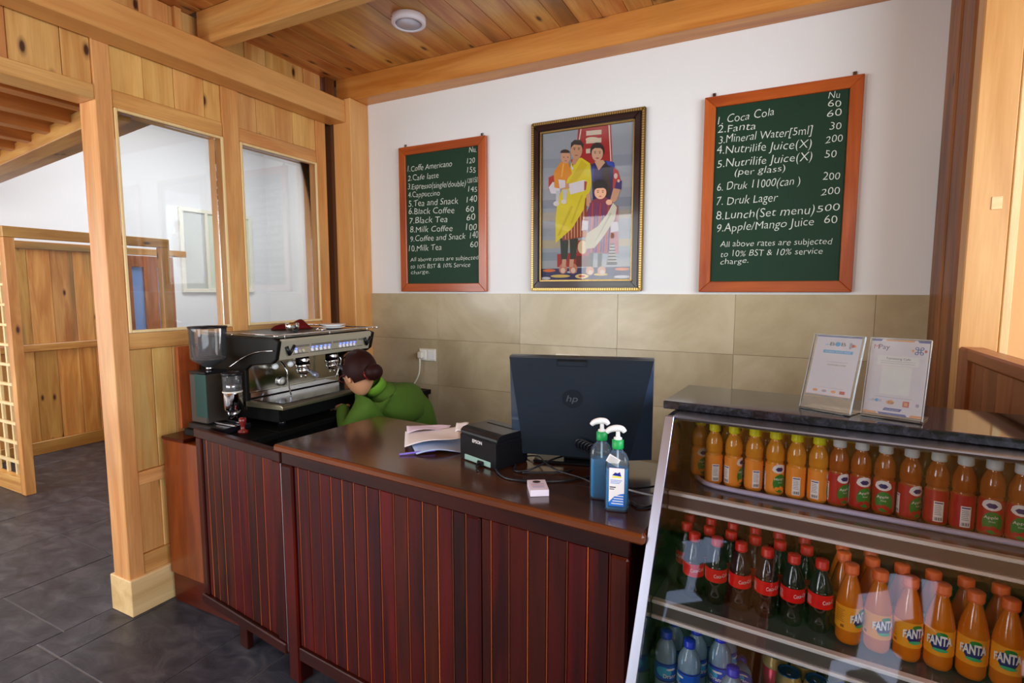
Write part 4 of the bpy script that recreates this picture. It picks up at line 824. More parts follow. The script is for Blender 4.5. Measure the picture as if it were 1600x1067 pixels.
for nm, z, v0, v1 in (('top_shelf', 1.03, .128, .42), ('middle_shelf', .80, .004, .44)):
    sh = rb(nm, .0145, FWd-.0145, v0+.012, v1, z-.006, z, M(nm+'_glass', (.10, .10, .12), .08, .3), 0)
    lo = sh.location
    bm = bmesh.new()
    add_box(bm, .0145-lo.x, FWd-.0145-lo.x, v0-lo.y, v0+.003-lo.y, z-.036-lo.z, z-.006-lo.z, .0008); link('shelf_rail', bm, rail_face, sh)
    bm = bmesh.new()
    for a in ((v0-.006, v0+.012, z-.0055, z+.0035), (v0-.006, v0+.010, z-.044, z-.036)): add_box(bm, .0145-lo.x, FWd-.0145-lo.x, a[0]-lo.y, a[1]-lo.y, a[2]-lo.z, a[3]-lo.z, .0018)
    link('rail_lip', bm, rail_lip, sh)
    bm = bmesh.new(); add_box(bm, .0145-lo.x, FWd-.0145-lo.x, v0+.003-lo.y, v0+.010-lo.y, z-.035-lo.z, z-.007-lo.z, 0); link('rail_backing', bm, steel_d, sh)
    for x in (.03, FWd-.03):
        bm = bmesh.new(); add_box(bm, x-.003-lo.x, x+.003-lo.x, v0+.02-lo.y, v1-lo.y, z-.02-lo.z, z-.0065-lo.z, 0); link('shelf_bracket', bm, steel, sh)
tube('light_tube', [(.055, .262, 1.037), (.09, .222, 1.037), (.16, .208, 1.037), (.30, .205, 1.037), (.45, .203, 1.037), (.86, .200, 1.037)], .0065, lavender, FR, 10)

# bottles -------------------------------------------------------------------------------------
def wrap(r, lift=.0004, a0=-PI/2):
    return lambda s, z: ((r+lift)*math.cos(a0+s/r), (r+lift)*math.sin(a0+s/r), z)
def wblob(bm, r, cx, cz, rx, rz, mi, lift=.0004, n=16, rings=3, a0=-PI/2, shape=None):
    f = wrap(r, lift, a0); prev = None; c = bm.verts.new(f(cx, cz))
    for k in range(1, rings+1):
        ring = []
        for i in range(n):
            a = 2*PI*i/n; q = (shape(a) if shape else 1)*k/rings; ring.append(bm.verts.new(f(cx+rx*q*math.cos(a), cz+rz*q*math.sin(a))))
        for i in range(n):
            q = bm.faces.new((c, ring[i], ring[(i+1) % n])) if prev is None else bm.faces.new((prev[i], ring[i], ring[(i+1) % n], prev[(i+1) % n])); q.material_index = mi
        prev = ring
def wrect(bm, r, x0, x1, z0, z1, mi, lift=.0004, n=8, a0=-PI/2):
    f = wrap(r, lift, a0); A = [bm.verts.new(f(x0+(x1-x0)*i/n, z0)) for i in range(n+1)]; B = [bm.verts.new(f(x0+(x1-x0)*i/n, z1)) for i in range(n+1)]
    for i in range(n): bm.faces.new((A[i], A[i+1], B[i+1], B[i])).material_index = mi
def ribcap(name, r, h, z, mat, parent, n=30):
    bm = bmesh.new(); vs = add_lathe(bm, [(r, z), (r, z+h*.15), (r*1.0, z+h*.17), (r, z+h*.93), (r*.9, z+h), (0, z+h)], n)
    for i, v in enumerate(bm.verts):
        if abs(v.co.z-z-h*.17) < 1e-5 or abs(v.co.z-z-h*.93) < 1e-5:
            if i % 2: v.co.x *= .965; v.co.y *= .965
    return link(name, bm, mat, parent)
def label_common(bm, r, fruit, back=PI):
    # front: white crown with navy badge, green leaf with the fruit name; back: white panel with bar code
    a = -PI/2
    wblob(bm, r, 0, .072, .017, .011, 1, .0003, shape=lambda t: 1 if math.sin(t) > -.2 else 1.15, a0=a); wblob(bm, r, 0, .070, .0095, .0055, 2, .0006, a0=a, shape=lambda t: 1+.10*math.cos(6*t))
    wblob(bm, r, .002, .031, .019, .024, 3, .0005, a0=a, shape=lambda t: 1+.12*math.sin(t+.6), rings=4)
    f = wrap(r, .0009, a); add_text(bm, fruit, lambda x, y: f(-.012+x, .041+y+.1*x), 1, 2, 0, .024, .0062); add_text(bm, 'Drink', lambda x, y: f(-.003+x, .0345+y), 1, 2, 0, .011, .0035)
    for cx, cz in ((-.006, .020), (.004, .022), (.010, .018)): wblob(bm, r, cx, cz, .0055, .005, 4, .0009, n=10, rings=2, a0=a)
    for b_ in (a+2.2, a-2.0):
        wrect(bm, r, -.0095, .0095, .012, .058, 1, .0005, 6, b_); wrect(bm, r, -.0078, .0078, .053, .0555, 2, .0008, 6, b_)
        f2 = wrap(r, .0008, b_)
        for i in range(9): wrect(bm, r, -.007+.0016*i, -.007+.0016*i+(.0004+.0004*(i % 3)), .015, .022, 5, .0008, 1, b_)
        for i in range(6): wrect(bm, r, -.007, .0055-.0008*(i % 3), .028+.004*i, .0289+.004*i, 6, .0008, 3, b_)
def make_juice(kind):
    r = .0228; liq, cap, lab = ((mango_liq, cap_y, lab_o), (apple_liq, cap_w, lab_r))[kind]
    t = empty('juice_bottle'); 
    pr_ = [(.0, .002), (.019, 0), (.0225, .005), (r, .010), (r, .080), (.0205, .083), (.0195, .086), (.0218, .090)]
    for i in range(4): pr_ += [(.0228, .093+.006*i), (.0220, .096+.006*i)]
    pr_ += [(.0215, .118), (.0185, .128), (.0135, .138), (.0118, .142), (.0118, .145)]
    lathe('bottle_body', pr_, liq, t, n=24)
    bm = bmesh.new(); add_lathe(bm, [(r+.0003, .008), (r+.0003, .081)], 28, cap=False); label_common(bm, r+.0004, ('Mango', 'Apple')[kind])
    link('label', bm, None, t, mats=[lab, lab_w, lab_nv, lab_g, (lab_o, lab_r)[kind], lab_bk, ink])
    lathe('neck_ring', [(.0125, .1435), (.0145, .1445), (.0145, .1455), (.0125, .1462)], cap, t, n=20)
    ribcap('cap', .0150, .0185, .1465, cap, t); return t
def make_cola():
    t = empty('cola_bottle'); 
    lathe('bottle_body', [(.0, .004), (.016, .0), (.0225, .004), (.0245, .014), (.0235, .026), (.0222, .036), (.0245, .048), (.0262, .058), (.0262, .0925), (.0255, .098)], coke_liq, t, n=24)
    lathe('shoulder', [(.0254, .098), (.0235, .108), (.0185, .120), (.0140, .130), (.0115, .137), (.0112, .142)], coke_neck, t, n=24, cap=False)
    lathe('cola_inside', [(.0240, .0975), (.0222, .107), (.0172, .119), (.0150, .122), (.0, .122)], coke_liq, t, n=20)
    r = .0266; bm = bmesh.new(); add_lathe(bm, [(r, .060), (r, .092)], 28, cap=False)
    f = wrap(r, .0005); add_text(bm, 'Coca-Cola', lambda x, y: f(-.017+x, .0715+y+.12*x), 1, 3, .0, .036, .0085)
    wrect(bm, r, .036, .050, .062, .090, 2, .0004, 5); 
    for i in range(6): wrect(bm, r, .038, .048-.001*(i % 2), .065+.004*i, .0662+.004*i, 1, .0007, 3)
    for i in range(5): wrect(bm, r, -.055, -.041-.001*(i % 3), .066+.004*i, .0670+.004*i, 1, .0006, 3)
    link('label', bm, None, t, mats=[lab_cr, lab_w, M('label_cola_dark', srgb(150, 8, 14), .35)])
    lathe('neck_ring', [(.0115, .1415), (.0135, .1425), (.0135, .1435), (.0115, .144)], cap_r, t, n=18)
    ribcap('cap', .0143, .0178, .1442, cap_r, t); return t
def make_fanta():
    t = empty('orange_soda_bottle')
    lathe('bottle_body', [(.0, .006), (.017, .0), (.025, .004), (.0275, .012), (.0275, .030), (.0282, .034), (.0282, .088), (.0270, .096), (.0225, .116), (.0165, .136), (.0122, .148), (.0120, .152)], fanta_liq, t, n=24)
    r = .0286; bm = bmesh.new(); add_lathe(bm, [(r, .035), (r, .087)], 28, cap=False)
    wblob(bm, r, 0, .061, .0185, .0165, 1, .0004, a0=-PI/2, rings=4, shape=lambda t_: 1+.06*math.sin(3*t_)); wblob(bm, r, .004, .0785, .0105, .0055, 2, .0008, a0=-PI/2, shape=lambda t_: 1); wblob(bm, r, .002, .0475, .0145, .0035, 4, .0009, a0=-PI/2)
    f = wrap(r, .0013); add_text(bm, 'FANTA', lambda x, y: f(-.0235+x, .0555+y*(1+.3*math.sin(PI*x/.047))+.10*x), 3, 2, .035, .047, .0145)
    for i in range(7): wrect(bm, r, -.058, -.036-.002*(i % 3), .052+.0042*i, .0531+.0042*i, 5, .0006, 4)
    wrect(bm, r, -.044, -.036, .040, .046, 5, .0006, 3); wrect(bm, r, .040, .052, .042, .080, 3, .0006, 4)
    link('label', bm, None, t, mats=[lab_f, lab_nv, lab_g, lab_w, M('label_mint', srgb(60, 180, 120), .4), M('label_brown', srgb(150, 84, 10), .5)])
    lathe('neck_ring', [(.0122, .1515), (.015, .1525), (.015, .154), (.0122, .1548)], cap_o, t, n=18)
    ribcap('cap', .0160, .0175, .1552, cap_o, t); return t
def make_water():
    t = empty('water_bottle'); r = .028
    pr_ = [(.0, .006), (.018, .0), (.026, .004), (r, .012)]
    for i in range(5): pr_ += [(r, .016+.009*i), (.0262, .0205+.009*i)]
    pr_ += [(r, .062), (r, .128), (.0275, .140), (.0235, .154), (.016, .166), (.0125, .171), (.0122, .174)]
    lathe('bottle_body', pr_, water_pl, t, n=24)
    q = .0283; bm = bmesh.new(); add_lathe(bm, [(q, .075), (q, .122)], 28, cap=False)
    wblob(bm, q, -.014, .10, .020, .013, 1, .0004, a0=-PI/2, rings=4); wrect(bm, q, -.085, .085, .1175, .1205, 2, .0005, 30); wrect(bm, q, -.085, .085, .076, .079, 2, .0005, 30)
    f = wrap(q, .0009); add_text(bm, 'Drang', lambda x, y: f(-.015+x, .086+y), 3, 3, .02, .034, .010); wblob(bm, q, .004, .108, .012, .004, 3, .0007, a0=-PI/2, shape=lambda a: .6+.4*abs(math.cos(a)))
    link('label', bm, None, t, mats=[lab_bl, lab_lb, lab_nv, lab_w])
    lathe('neck_ring', [(.0125, .1735), (.0145, .1745), (.0145, .176), (.0125, .1768)], cap_b, t, n=18)
    ribcap('cap', .0142, .015, .1772, cap_b, t); return t
def make_can(kind):
    t = empty('drink_can'); r = .0325
    lathe('can_body', [(.0, .004), (.022, .0), (.026, .002), (r, .010), (r, .100)], can_red, t, n=28)
    lathe('shoulder', [(r+.0002, .088), (r+.0002, .101), (.0275, .113), (.0275, .116)], can_gold, t, n=28, cap=False)
    lathe('lid', [(.0272, .1165), (.0288, .117), (.0288, .119), (.0268, .1192), (.0255, .1155), (.0, .1155)], (lid_blue, lid_dark)[kind], t, n=28)
    bm = bmesh.new(); add_lathe(bm, [(.0, .1175), (.008, .1178), (.009, .1172), (.008, .1165)], 14, c=(0, .004, 0), cap=False); add_box(bm, -.005, .005, -.012, .002, .1165, .1178, .0005); link('tab', bm, alu, t)
    bm = bmesh.new(); wblob(bm, r, 0, .055, .018, .022, 0, .0005); f = wrap(r, .0008)
    for i in range(3): wrect(bm, r, -.02, .02, .018+.006*i, .020+.006*i, 0, .0005, 6)
    link('label', bm, can_gold, t); return t
def tree_copy(o):
    c = o.copy(); COL.objects.link(c)
    for ch in o.children: d = ch.copy(); COL.objects.link(d); d.parent = c
    return c
used = set(); SCL = {'juice_bottle': .95, 'cola_bottle': .93, 'orange_soda_bottle': .875, 'water_bottle': .95, 'drink_can': .85}
def putf(proto, u, v, z, rz, label, cat, group):
    o = proto if proto.name not in used else tree_copy(proto); sc_ = SCL[proto.name.split('.')[0]]; o.scale = (sc_, sc_, 1)
    used.add(proto.name)
    p = FO+Matrix.Rotation(FA, 3, 'Z') @ Vector((u, v, 0)); o.location = (p.x, p.y, z+.0003); o.rotation_euler = (0, 0, rz)
    return tag(o, label, cat, group)
ORD = ['leftmost', 'second from the left', 'third from the left', 'fourth from the left', 'fifth from the left', 'sixth from the left', 'seventh from the left', 'eighth from the left', 'ninth from the left', 'tenth from the left']
random.seed(21)
jm, ja = make_juice(0), make_juice(1)
ju = [(.052, .302), (.099, .257), (.148, .259), (.198, .260), (.247, .258), (.295, .259), (.343, .258), (.3855, .262), (.4305, .262), (.477, .259), (.525, .256), (.573, .252), (.618, .247), (.664, .242), (.708, .236), (.754, .234), (.80, .232), (.845, .230)]
# view direction of each bottle and turn of the label relative to the camera (radians; 0 = front facing the camera)
jt = [.5, 2.25, 1.15, 2.3, .55, 2.1, 1.75, .7, .45, -.05, .75, 2.25, 2.3, .05, .1, .3, 2.2, .4]
for i, (u, v) in enumerate(ju):
    p = FO+Matrix.Rotation(FA, 3, 'Z') @ Vector((u, v, 0)); fa = math.atan2(-p.y, -p.x)+PI/2
    k = 0 if i < 7 else 1
    putf((jm, ja)[k], u, v, 1.03, fa+jt[i], ('%s yellow capped mango juice bottle in the front row, top fridge shelf' % ORD[i]) if k == 0 else ('%s white capped red labelled apple juice bottle in the front row' % (ORD[i-7] if i-7 < 10 else 'rightmost')),
         'juice bottle', 'mango juice bottles on the top shelf' if k == 0 else 'apple juice bottles on the top shelf')
for i in range(16):
    u = .098+.0485*i; k = 0 if i < 7 else 1
    putf((jm, ja)[k], u+.022, .322 if i else .352, 1.03, random.uniform(0, 6), ('back row mango juice bottle with yellow cap behind the gap %s' % ORD[i]) if k == 0 else ('back row apple juice bottle with white cap behind the gap %s' % (ORD[i-7] if i-7 < 10 else 'from the right')),
         'juice bottle', 'mango juice bottles on the top shelf' if k == 0 else 'apple juice bottles on the top shelf')
ck = make_cola(); fa_ = make_fanta(); wt = make_water()
crow = [[(.095, .073), (.147, .075), (.200, .078), (.256, .080), (.310, .079), (.364, .084)], [(.065, .121), (.119, .125), (.170, .127), (.224, .130), (.277, .133), (.332, .138)],
        [(.059, .178), (.112, .184), (.165, .184), (.217, .186), (.270, .188), (.325, .192)], [(.059, .234), (.112, .238), (.166, .238), (.220, .240), (.274, .242), (.330, .246)], [(.060, .290), (.114, .293), (.168, .294), (.222, .296), (.276, .298), (.33, .30)]]
rn = ['front row', 'second row', 'third row', 'fourth row', 'back row']
for r_, row in enumerate(crow):
    for i, (u, v) in enumerate(row):
        p = FO+Matrix.Rotation(FA, 3, 'Z') @ Vector((u, v, 0)); fa = math.atan2(-p.y, -p.x)+PI/2
        putf(ck, u, v, .80, fa+(.35+.1*i if r_ == 0 else random.uniform(-2, 2)), '%s red capped cola bottle in the %s, middle fridge shelf' % (ORD[i], rn[r_]), 'cola bottle', 'cola bottles on the middle shelf')
frow = [[(.418+.0507*i, .073+.001*i) for i in range(9)], [(.404+.0525*i, .125+.001*i) for i in range(8)], [(.402, .178), (.456, .180)]]
for r_, row in enumerate(frow):
    for i, (u, v) in enumerate(row):
        p = FO+Matrix.Rotation(FA, 3, 'Z') @ Vector((u, v, 0)); fa = math.atan2(-p.y, -p.x)+PI/2
        putf(fa_, u, v, .80, fa+((.95, .5, .55, .05, .1, .1, .2, .3, .1)[i] if r_ == 0 else random.uniform(-2, 2)), '%s orange soda bottle in the %s, middle fridge shelf' % (ORD[i], rn[r_]), 'soda bottle', 'orange soda bottles on the middle shelf')
for i, (u, v) in enumerate([(.047, .022), (.104, .016), (.050, .083), (.107, .077), (.163, .078), (.208, -.030), (.052, .145), (.110, .138), (.165, .140)]):
    p = FO+Matrix.Rotation(FA, 3, 'Z') @ Vector((u, v, 0)); fa = math.atan2(-p.y, -p.x)+PI/2
    putf(wt, u, v, .53, fa+(.35, -1.0, 1.2, .8, -.35, .2, 2, 3, 1)[i], 'blue capped water bottle on the fridge floor, ' + ['front left corner', 'front row, right of the corner bottle', 'second row, leftmost', 'second row, middle', 'second row, nearest the lying bottle', 'foremost, partly cut by the picture edge', 'third row, leftmost', 'third row, middle', 'third row, right'][i],
         'water bottle', 'water bottles on the fridge floor')
lyb = tree_copy(wt); p = FO+Matrix.Rotation(FA, 3, 'Z') @ Vector((.224, .034, 0)); lyb.location = (p.x, p.y, .5585); lyb.rotation_euler = (math.radians(-90+12), 0, math.radians(5)); lyb.scale = (.9, .9, .9)
tag(lyb, 'clear water bottle leaning back beside the drink cans', 'water bottle', 'water bottles on the fridge floor')
c0, c1 = make_can(0), make_can(1)
cn = [(.309, .130, 0), (.367, .132, 0), (.425, .134, 0), (.275, .187, 1), (.337, .187, 1), (.417, .192, 1), (.476, .192, 1), (.484, .134, 0), (.335, .246, 1), (.395, .25, 1), (.535, .192, 1)]
for i, (u, v, k) in enumerate(cn):
    putf((c0, c1)[k], u, v, .53, .3*i, ['crimson can with blue lid, leftmost of the front cans', 'crimson can with blue lid, second of the front cans', 'crimson can with blue lid, third of the front cans', 'crimson can with dark lid and gold rim, leftmost in second row', 'crimson can with dark lid, second in the second row',
        'crimson can with dark lid, third in the second row', 'crimson can with dark lid, fourth in the second row', 'crimson can with blue lid, fourth of the front cans', 'crimson can with dark lid, left one of the third row', 'crimson can with dark lid, right one of the third row', 'crimson can with dark lid, fifth in the second row'][i],
        'drink can', 'drink cans on the fridge floor')

# acrylic payment signs on the granite top ------------------------------------------------------
def acrylic_sign(bl, br, h, lean, label, w2, build):
    b = Vector(bl); r = Vector(br); d = (r-b); w = d.length; rz = math.atan2(d.y, d.x)
    o = empty('payment_sign', (b.x, b.y, 1.2505), rz, label, 'sign'); la = math.radians(lean)
    T = Matrix.Rotation(-la, 4, 'X')
    bm = bmesh.new(); add_box(bm, 0, w, -.004, -.002, .004, h, .0004, 0, T); add_box(bm, 0, w, .001, .003, .004, h, .0004, 0, T); add_box(bm, 0, w, -.004, .003, h*.999, h, 0, 0, T); link('acrylic_sheet', bm, acrylic, o)
    bm = bmesh.new(); add_box(bm, 0, w, -.004, .075, 0, .003, .0008); link('acrylic_foot', bm, acrylic, o)
    bm = bmesh.new()
    for a in ((0, .0012, -.0045, .0035, .004, h), (w-.0012, w, -.0045, .0035, .004, h), (0, w, -.0045, .0035, h-.0012, h)): add_box(bm, *a, 0, 0, T)
    link('bright_edge', bm, clear('edge_glow', (.9, .93, .95), 1.2, milk=.4, milkcol=(.9, .95, 1)), o)
    m = w2; bm = bmesh.new(); lay = [0]
    def P3(x, y, l=0): return T @ Vector((m+x*(w-2*m), -.0010-.00008*l, h*y))
    def rc(x0, x1, y0, y1, mi, l=1): f = bm.faces.new([bm.verts.new(P3(*q, l)) for q in ((x0, y0), (x1, y0), (x1, y1), (x0, y1))]); f.material_index = mi
    def pl(pts, mi, l=2): f = bm.faces.new([bm.verts.new(P3(*q, l)) for q in pts]); f.material_index = mi
    def tx(s, x, y, ww, hh, mi, l=4): add_text(bm, s, lambda a, c: P3(x+a, y+c, l), mi, 2, 0, ww, hh)
    def bl_(cx, cy, rx, ry, mi, l=3, n=12): pl([(cx+rx*math.cos(2*PI*k/n), cy+ry*math.sin(2*PI*k/n)) for k in range(n)], mi, l)
    build(rc, pl, tx, bl_)
    link('paper', bm, None, o, mats=[M('sign_paper', srgb(236, 226, 238), .6), lab_nv, M('sign_blue', srgb(40, 170, 230), .5), M('sign_orange', srgb(240, 160, 90), .5), M('sign_red', srgb(206, 60, 50), .5), lab_bk, M('sign_grey', srgb(176, 166, 190), .6), M('sign_dblue', srgb(40, 80, 170), .5), lab_w])
    return o
def W2(u, v): p = FO+Matrix.Rotation(FA, 3, 'Z') @ Vector((u, v, 0)); return (p.x, p.y)
def sign_a(rc, pl, tx, bl_):
    rc(.06, .94, .20, .985, 0, 0); rc(.06, .94, .972, .985, 7, 1)
    tx('m', .26, .86, .08, .025, 2); tx('B', .35, .86, .09, .045, 5); bl_(.50, .882, .055, .03, 2); tx('B', .57, .86, .09, .045, 5)
    bl_(.80, .87, .03, .022, 4); bl_(.75, .89, .03, .022, 6); bl_(.75, .85, .03, .022, 6); bl_(.84, .87, .02, .015, 3)
    rc(.24, .82, .76, .80, 2, 2); tx('SCAN AND PAY', .28, .77, .50, .018, 8)
    rc(.36, .76, .645, .65, 6, 2); tx('SCAN QR CODE', .38, .60, .36, .018, 5); tx('for payment to this cafe', .22, .305, .56, .012, 6)
    for cx, mi in ((.24, 3), (.42, 6), (.60, 3)): bl_(cx, .265, .05, .018, mi)
    rc(.72, .82, .245, .285, 4, 3); rc(.06, .94, .205, .215, 3, 2); rc(.06, .94, .2, .207, 2, 2)
def sign_b(rc, pl, tx, bl_):
    rc(.03, .97, .05, .985, 0, 0)
    pl([(.03, .985), (.03, .96), (.19, .96), (.21, .985)], 7); pl([(.25, .985), (.28, .965), (.72, .965), (.74, .985)], 3); pl([(.78, .985), (.80, .96), (.97, .96), (.97, .985)], 7)
    pl([(.03, .05), (.03, .075), (.24, .075), (.27, .05)], 3); pl([(.30, .05), (.27, .075), (.72, .075), (.75, .05)], 7); pl([(.78, .05), (.80, .08), (.97, .08), (.97, .05)], 3)
    tx('M', .08, .86, .08, .055, 4); tx('Pay', .16, .86, .18, .062, 1)
    for dx, dy in ((-.04, .03), (.04, .03), (-.04, -.03), (.04, -.03), (0, 0)): bl_(.82+dx, .86+dy, .032, .020, 7, 3); bl_(.82+dx, .86+dy, .018, .011, 0, 4)
    bl_(.92, .86, .022, .018, 4); bl_(.72, .86, .022, .018, 3)
    rc(.16, .84, .66, .78, 8, 1); tx('Taktshang Cafe', .30, .735, .40, .026, 1); rc(.22, .78, .71, .714, 6, 2); rc(.22, .78, .685, .689, 6, 2)
    rc(.26, .74, .30, .65, 8, 1); rc(.20, .80, .262, .266, 6, 2)
    tx('m', .10, .205, .05, .014, 2); tx('B', .16, .20, .05, .03, 6); bl_(.235, .215, .028, .02, 2); tx('B', .27, .20, .05, .03, 6)
    bl_(.46, .205, .065, .028, 3); tx('Pay', .43, .19, .09, .025, 5); rc(.66, .76, .165, .235, 4, 3); rc(.68, .74, .18, .22, 3, 4); bl_(.89, .20, .03, .022, 6)
    pl([(.35, .10), (.38, .135), (.66, .135), (.63, .10)], 7); tx('scan to pay here', .39, .11, .22, .014, 8)
acrylic_sign(W2(.293, .305), W2(.402, .262), .198, 20, 'smaller clear acrylic payment sign with blue banner, left on the granite top', .0, sign_a)
acrylic_sign(W2(.424, .292), W2(.540, .262), .192, 16, 'larger clear acrylic payment sign reading MPay, right on the granite top', .0, sign_b)

# things on the main counter ---------------------------------------------------------------------
TZ_ = .9625
# all in one computer seen from behind
MO = empty('computer_monitor', (-.575, 1.647, TZ_), math.radians(13.7), 'large dark all in one computer seen from behind on the service counter', 'computer')
hw, mh, z0 = .233, .338, .034; tl = math.radians(7)
T = Matrix.Translation((0, 0, z0)) @ Matrix.Rotation(tl, 4, 'X')
bm = bmesh.new(); add_box(bm, -hw, hw, .016, .042, 0, mh, .002, 0, T); link('screen_bezel', bm, black, MO)
bm = bmesh.new(); V = lambda x, y, z: bm.verts.new(T @ Vector((x, y, z)))
a, b_, c, d = V(-hw+.002, .002, mh-.002), V(hw-.002, .002, mh-.002), V(hw-.070, -.006, .002), V(-hw+.045, -.006, .002); a2, b2, c2, d2 = V(-hw, .0158, mh), V(hw, .0158, mh), V(hw, .0158, 0), V(-hw, .0158, 0)
for i, q in enumerate(((a, d, c, b_), (a2, a, b_, b2), (a2, d2, d, a), (b_, c, c2, b2), (d, d2, c2, c))): f = bm.faces.new(q); f.material_index = 1 if i in (2, 3) else 0
bmesh.ops.recalc_face_normals(bm, faces=bm.faces[:]); link('rear_shell', bm, None, MO, mats=[navyblk, navyblk2])
bm = bmesh.new()
for q in ((-.072, .024, -.0012, 0, mh-.026, mh-.0255), (-.072, -.0715, -.0012, 0, mh-.026, mh-.002), (.0235, .024, -.0012, 0, mh-.026, mh-.002)): add_box(bm, *q, 0, 0, T)
add_box(bm, -.072, .024, -.0012, 0, mh-.010, mh-.004, 0, 0, T); link('camera_hatch', bm, black, MO)
bm = bmesh.new(); cz = mh*.60; cxl = -.022
vs = [bm.verts.new(T @ Vector((cxl+.031*math.cos(2*PI*k/36), -.0042, cz+.031*math.sin(2*PI*k/36)))) for k in range(36)]; f = bm.faces.new(vs); f.material_index = 0
add_text(bm, 'hp', lambda x, y: T @ Vector((cxl-.021+x+.28*y, -.0050, cz-.009+y)), 1, 4, .0, .036, .022, .70)
bmesh.ops.recalc_face_normals(bm, faces=bm.faces[:]); link('logo', bm, None, MO, mats=[M('logo_dark', (.010, .013, .020), .12), M('logo_light', (.075, .09, .115), .15)])
bm = bmesh.new(); add_box(bm, -.16, .16, .01, .15, 0, .010, .003); link('stand_foot', bm, black, MO)
bm = bmesh.new(); add_box(bm, -.06, .06, .045, .06, .0101, .15, .003, 0); link('stand_neck', bm, black, MO)
bm = bmesh.new(); add_tube(bm, [T @ Vector((.012+.02*math.cos(t)+t*.0016-.01, -.012-.006*math.sin(t), .050+.022*math.sin(t)-t*.0006)) for t in [i*.5 for i in range(76)]], .0028, 6); link('coiled_cable', bm, cable_b, MO)
bm = bmesh.new(); add_box(bm, .042, .047, -.018, -.014, .022, .036, .001, 0, T); link('cable_tag', bm, lab_w, MO)
# receipt printer
PT = empty('receipt_printer', (-.985, 1.552, TZ_), math.radians(-19.5), 'black receipt printer in front of the computer on the counter', 'printer')
pw, pd, ph = .195, .145, .114
bm = bmesh.new(); add_prism(bm, [(0, 0), (pw, 0), (pw, ph*.80), (0, ph*.80)], 0, pd); bmesh.ops.bevel(bm, geom=bm.edges[:], offset=.004, segments=2, affect='EDGES')
pr_body = link('printer_body', bm, black, PT)
prof = [(.001, ph*.805), (.003, ph*.90), (.012, ph*.97), (.03, ph), (pd, ph), (pd, ph*.805)]
bm = bmesh.new(); A = [bm.verts.new((.001, y, z)) for y, z in prof]; B = [bm.verts.new((pw-.001, y, z)) for y, z in prof]; n = len(prof)
for i in range(n): bm.faces.new((A[i], A[(i+1) % n], B[(i+1) % n], B[i]))
bm.faces.new(A[::-1]); bm.faces.new(B); bmesh.ops.recalc_face_normals(bm, faces=bm.faces[:]); bmesh.ops.bevel(bm, geom=bm.edges[:], offset=.002, segments=1, affect='EDGES'); link('paper_cover', bm, black, PT)
bm = bmesh.new(); add_box(bm, .03, pw-.03, .10, .108, ph, ph+.0008, 0); link('paper_slot', bm, black_m, PT)
bm = bmesh.new(); add_text(bm, 'EPSON', lambda x, y: Vector((pw*.36+x, -.0006, ph*.62+y)), 0, 2, .02, .050, .011); link('brand_lettering', bm, lab_w, PT)
bm = bmesh.new(); add_box(bm, .03, .165, -.004, .0, .003, .022, .002); link('connector_recess', bm, M('mint_recess', srgb(150, 186, 176), .4), PT)
bm = bmesh.new(); add_box(bm, .105, .135, -.012, -.0045, .002, .018, .003); add_tube(bm, smooth_path([(.12, -.012, .01), (.125, -.03, .006), (.16, -.05, .004)], 4), .003, 6); link('connector', bm, black, PT)
# loose papers
def sheet(name, cs, sag, mat, label, curl=0, nseg=12, th=.0012):
    bm = bmesh.new(); g = []
    for i in range(nseg+1):
        row = []
        for j in range(nseg+1):
            s, t = i/nseg, j/nseg; p = (Vector(cs[0])*(1-s)+Vector(cs[1])*s)*(1-t)+(Vector(cs[3])*(1-s)+Vector(cs[2])*s)*t
            p.z += sag*math.sin(PI*s)*(1-.4*t)+curl*(s**4)*.02+.003*math.sin(5*s+3*t); row.append(bm.verts.new(p))
        g.append(row)
    for i in range(nseg):
        for j in range(nseg): bm.faces.new((g[i][j], g[i+1][j], g[i+1][j+1], g[i][j+1]))
    bmesh.ops.recalc_face_normals(bm, faces=bm.faces[:]); bmesh.ops.solidify(bm, geom=bm.faces[:], thickness=th)
    return tag(link(name, bm, mat, smooth=True), label, 'paper', 'loose papers on the counter')
sheet('paper_sheet', [(-1.135, 1.50, .968), (-1.00, 1.60, .968), (-1.10, 1.79, .97), (-1.30, 1.66, .968)], .010, paper_b, 'pale blue paper at the bottom of the loose pile beside the printer')
sheet('paper_sheet', [(-1.215, 1.535, .974), (-1.03, 1.64, .990), (-1.11, 1.76, .992), (-1.34, 1.70, .978)], .014, paper_m, 'curled off white sheet on top of the loose pile beside the printer', 1)
sheet('paper_sheet', [(-1.30, 1.66, .985), (-1.16, 1.73, .998), (-1.17, 1.78, 1.002), (-1.36, 1.735, .990)], .010, M('paper_pink', srgb(226, 206, 226), .7), 'folded pinkish sheet at the back of the loose pile beside the printer')
sheet('paper_slip', [(-1.10, 1.70, 1.004), (-1.055, 1.70, 1.008), (-1.065, 1.745, 1.034), (-1.115, 1.735, 1.032)], .006, paper_m, 'small curled paper slip standing up beside the printer', 0, 6)
tag(tube('pen', [(-1.19, 1.475, .9665), (-1.095, 1.56, .972)], .0042, M('pen_violet', srgb(120, 100, 200), .3)), 'violet pen sticking out from under the loose papers', 'pen')
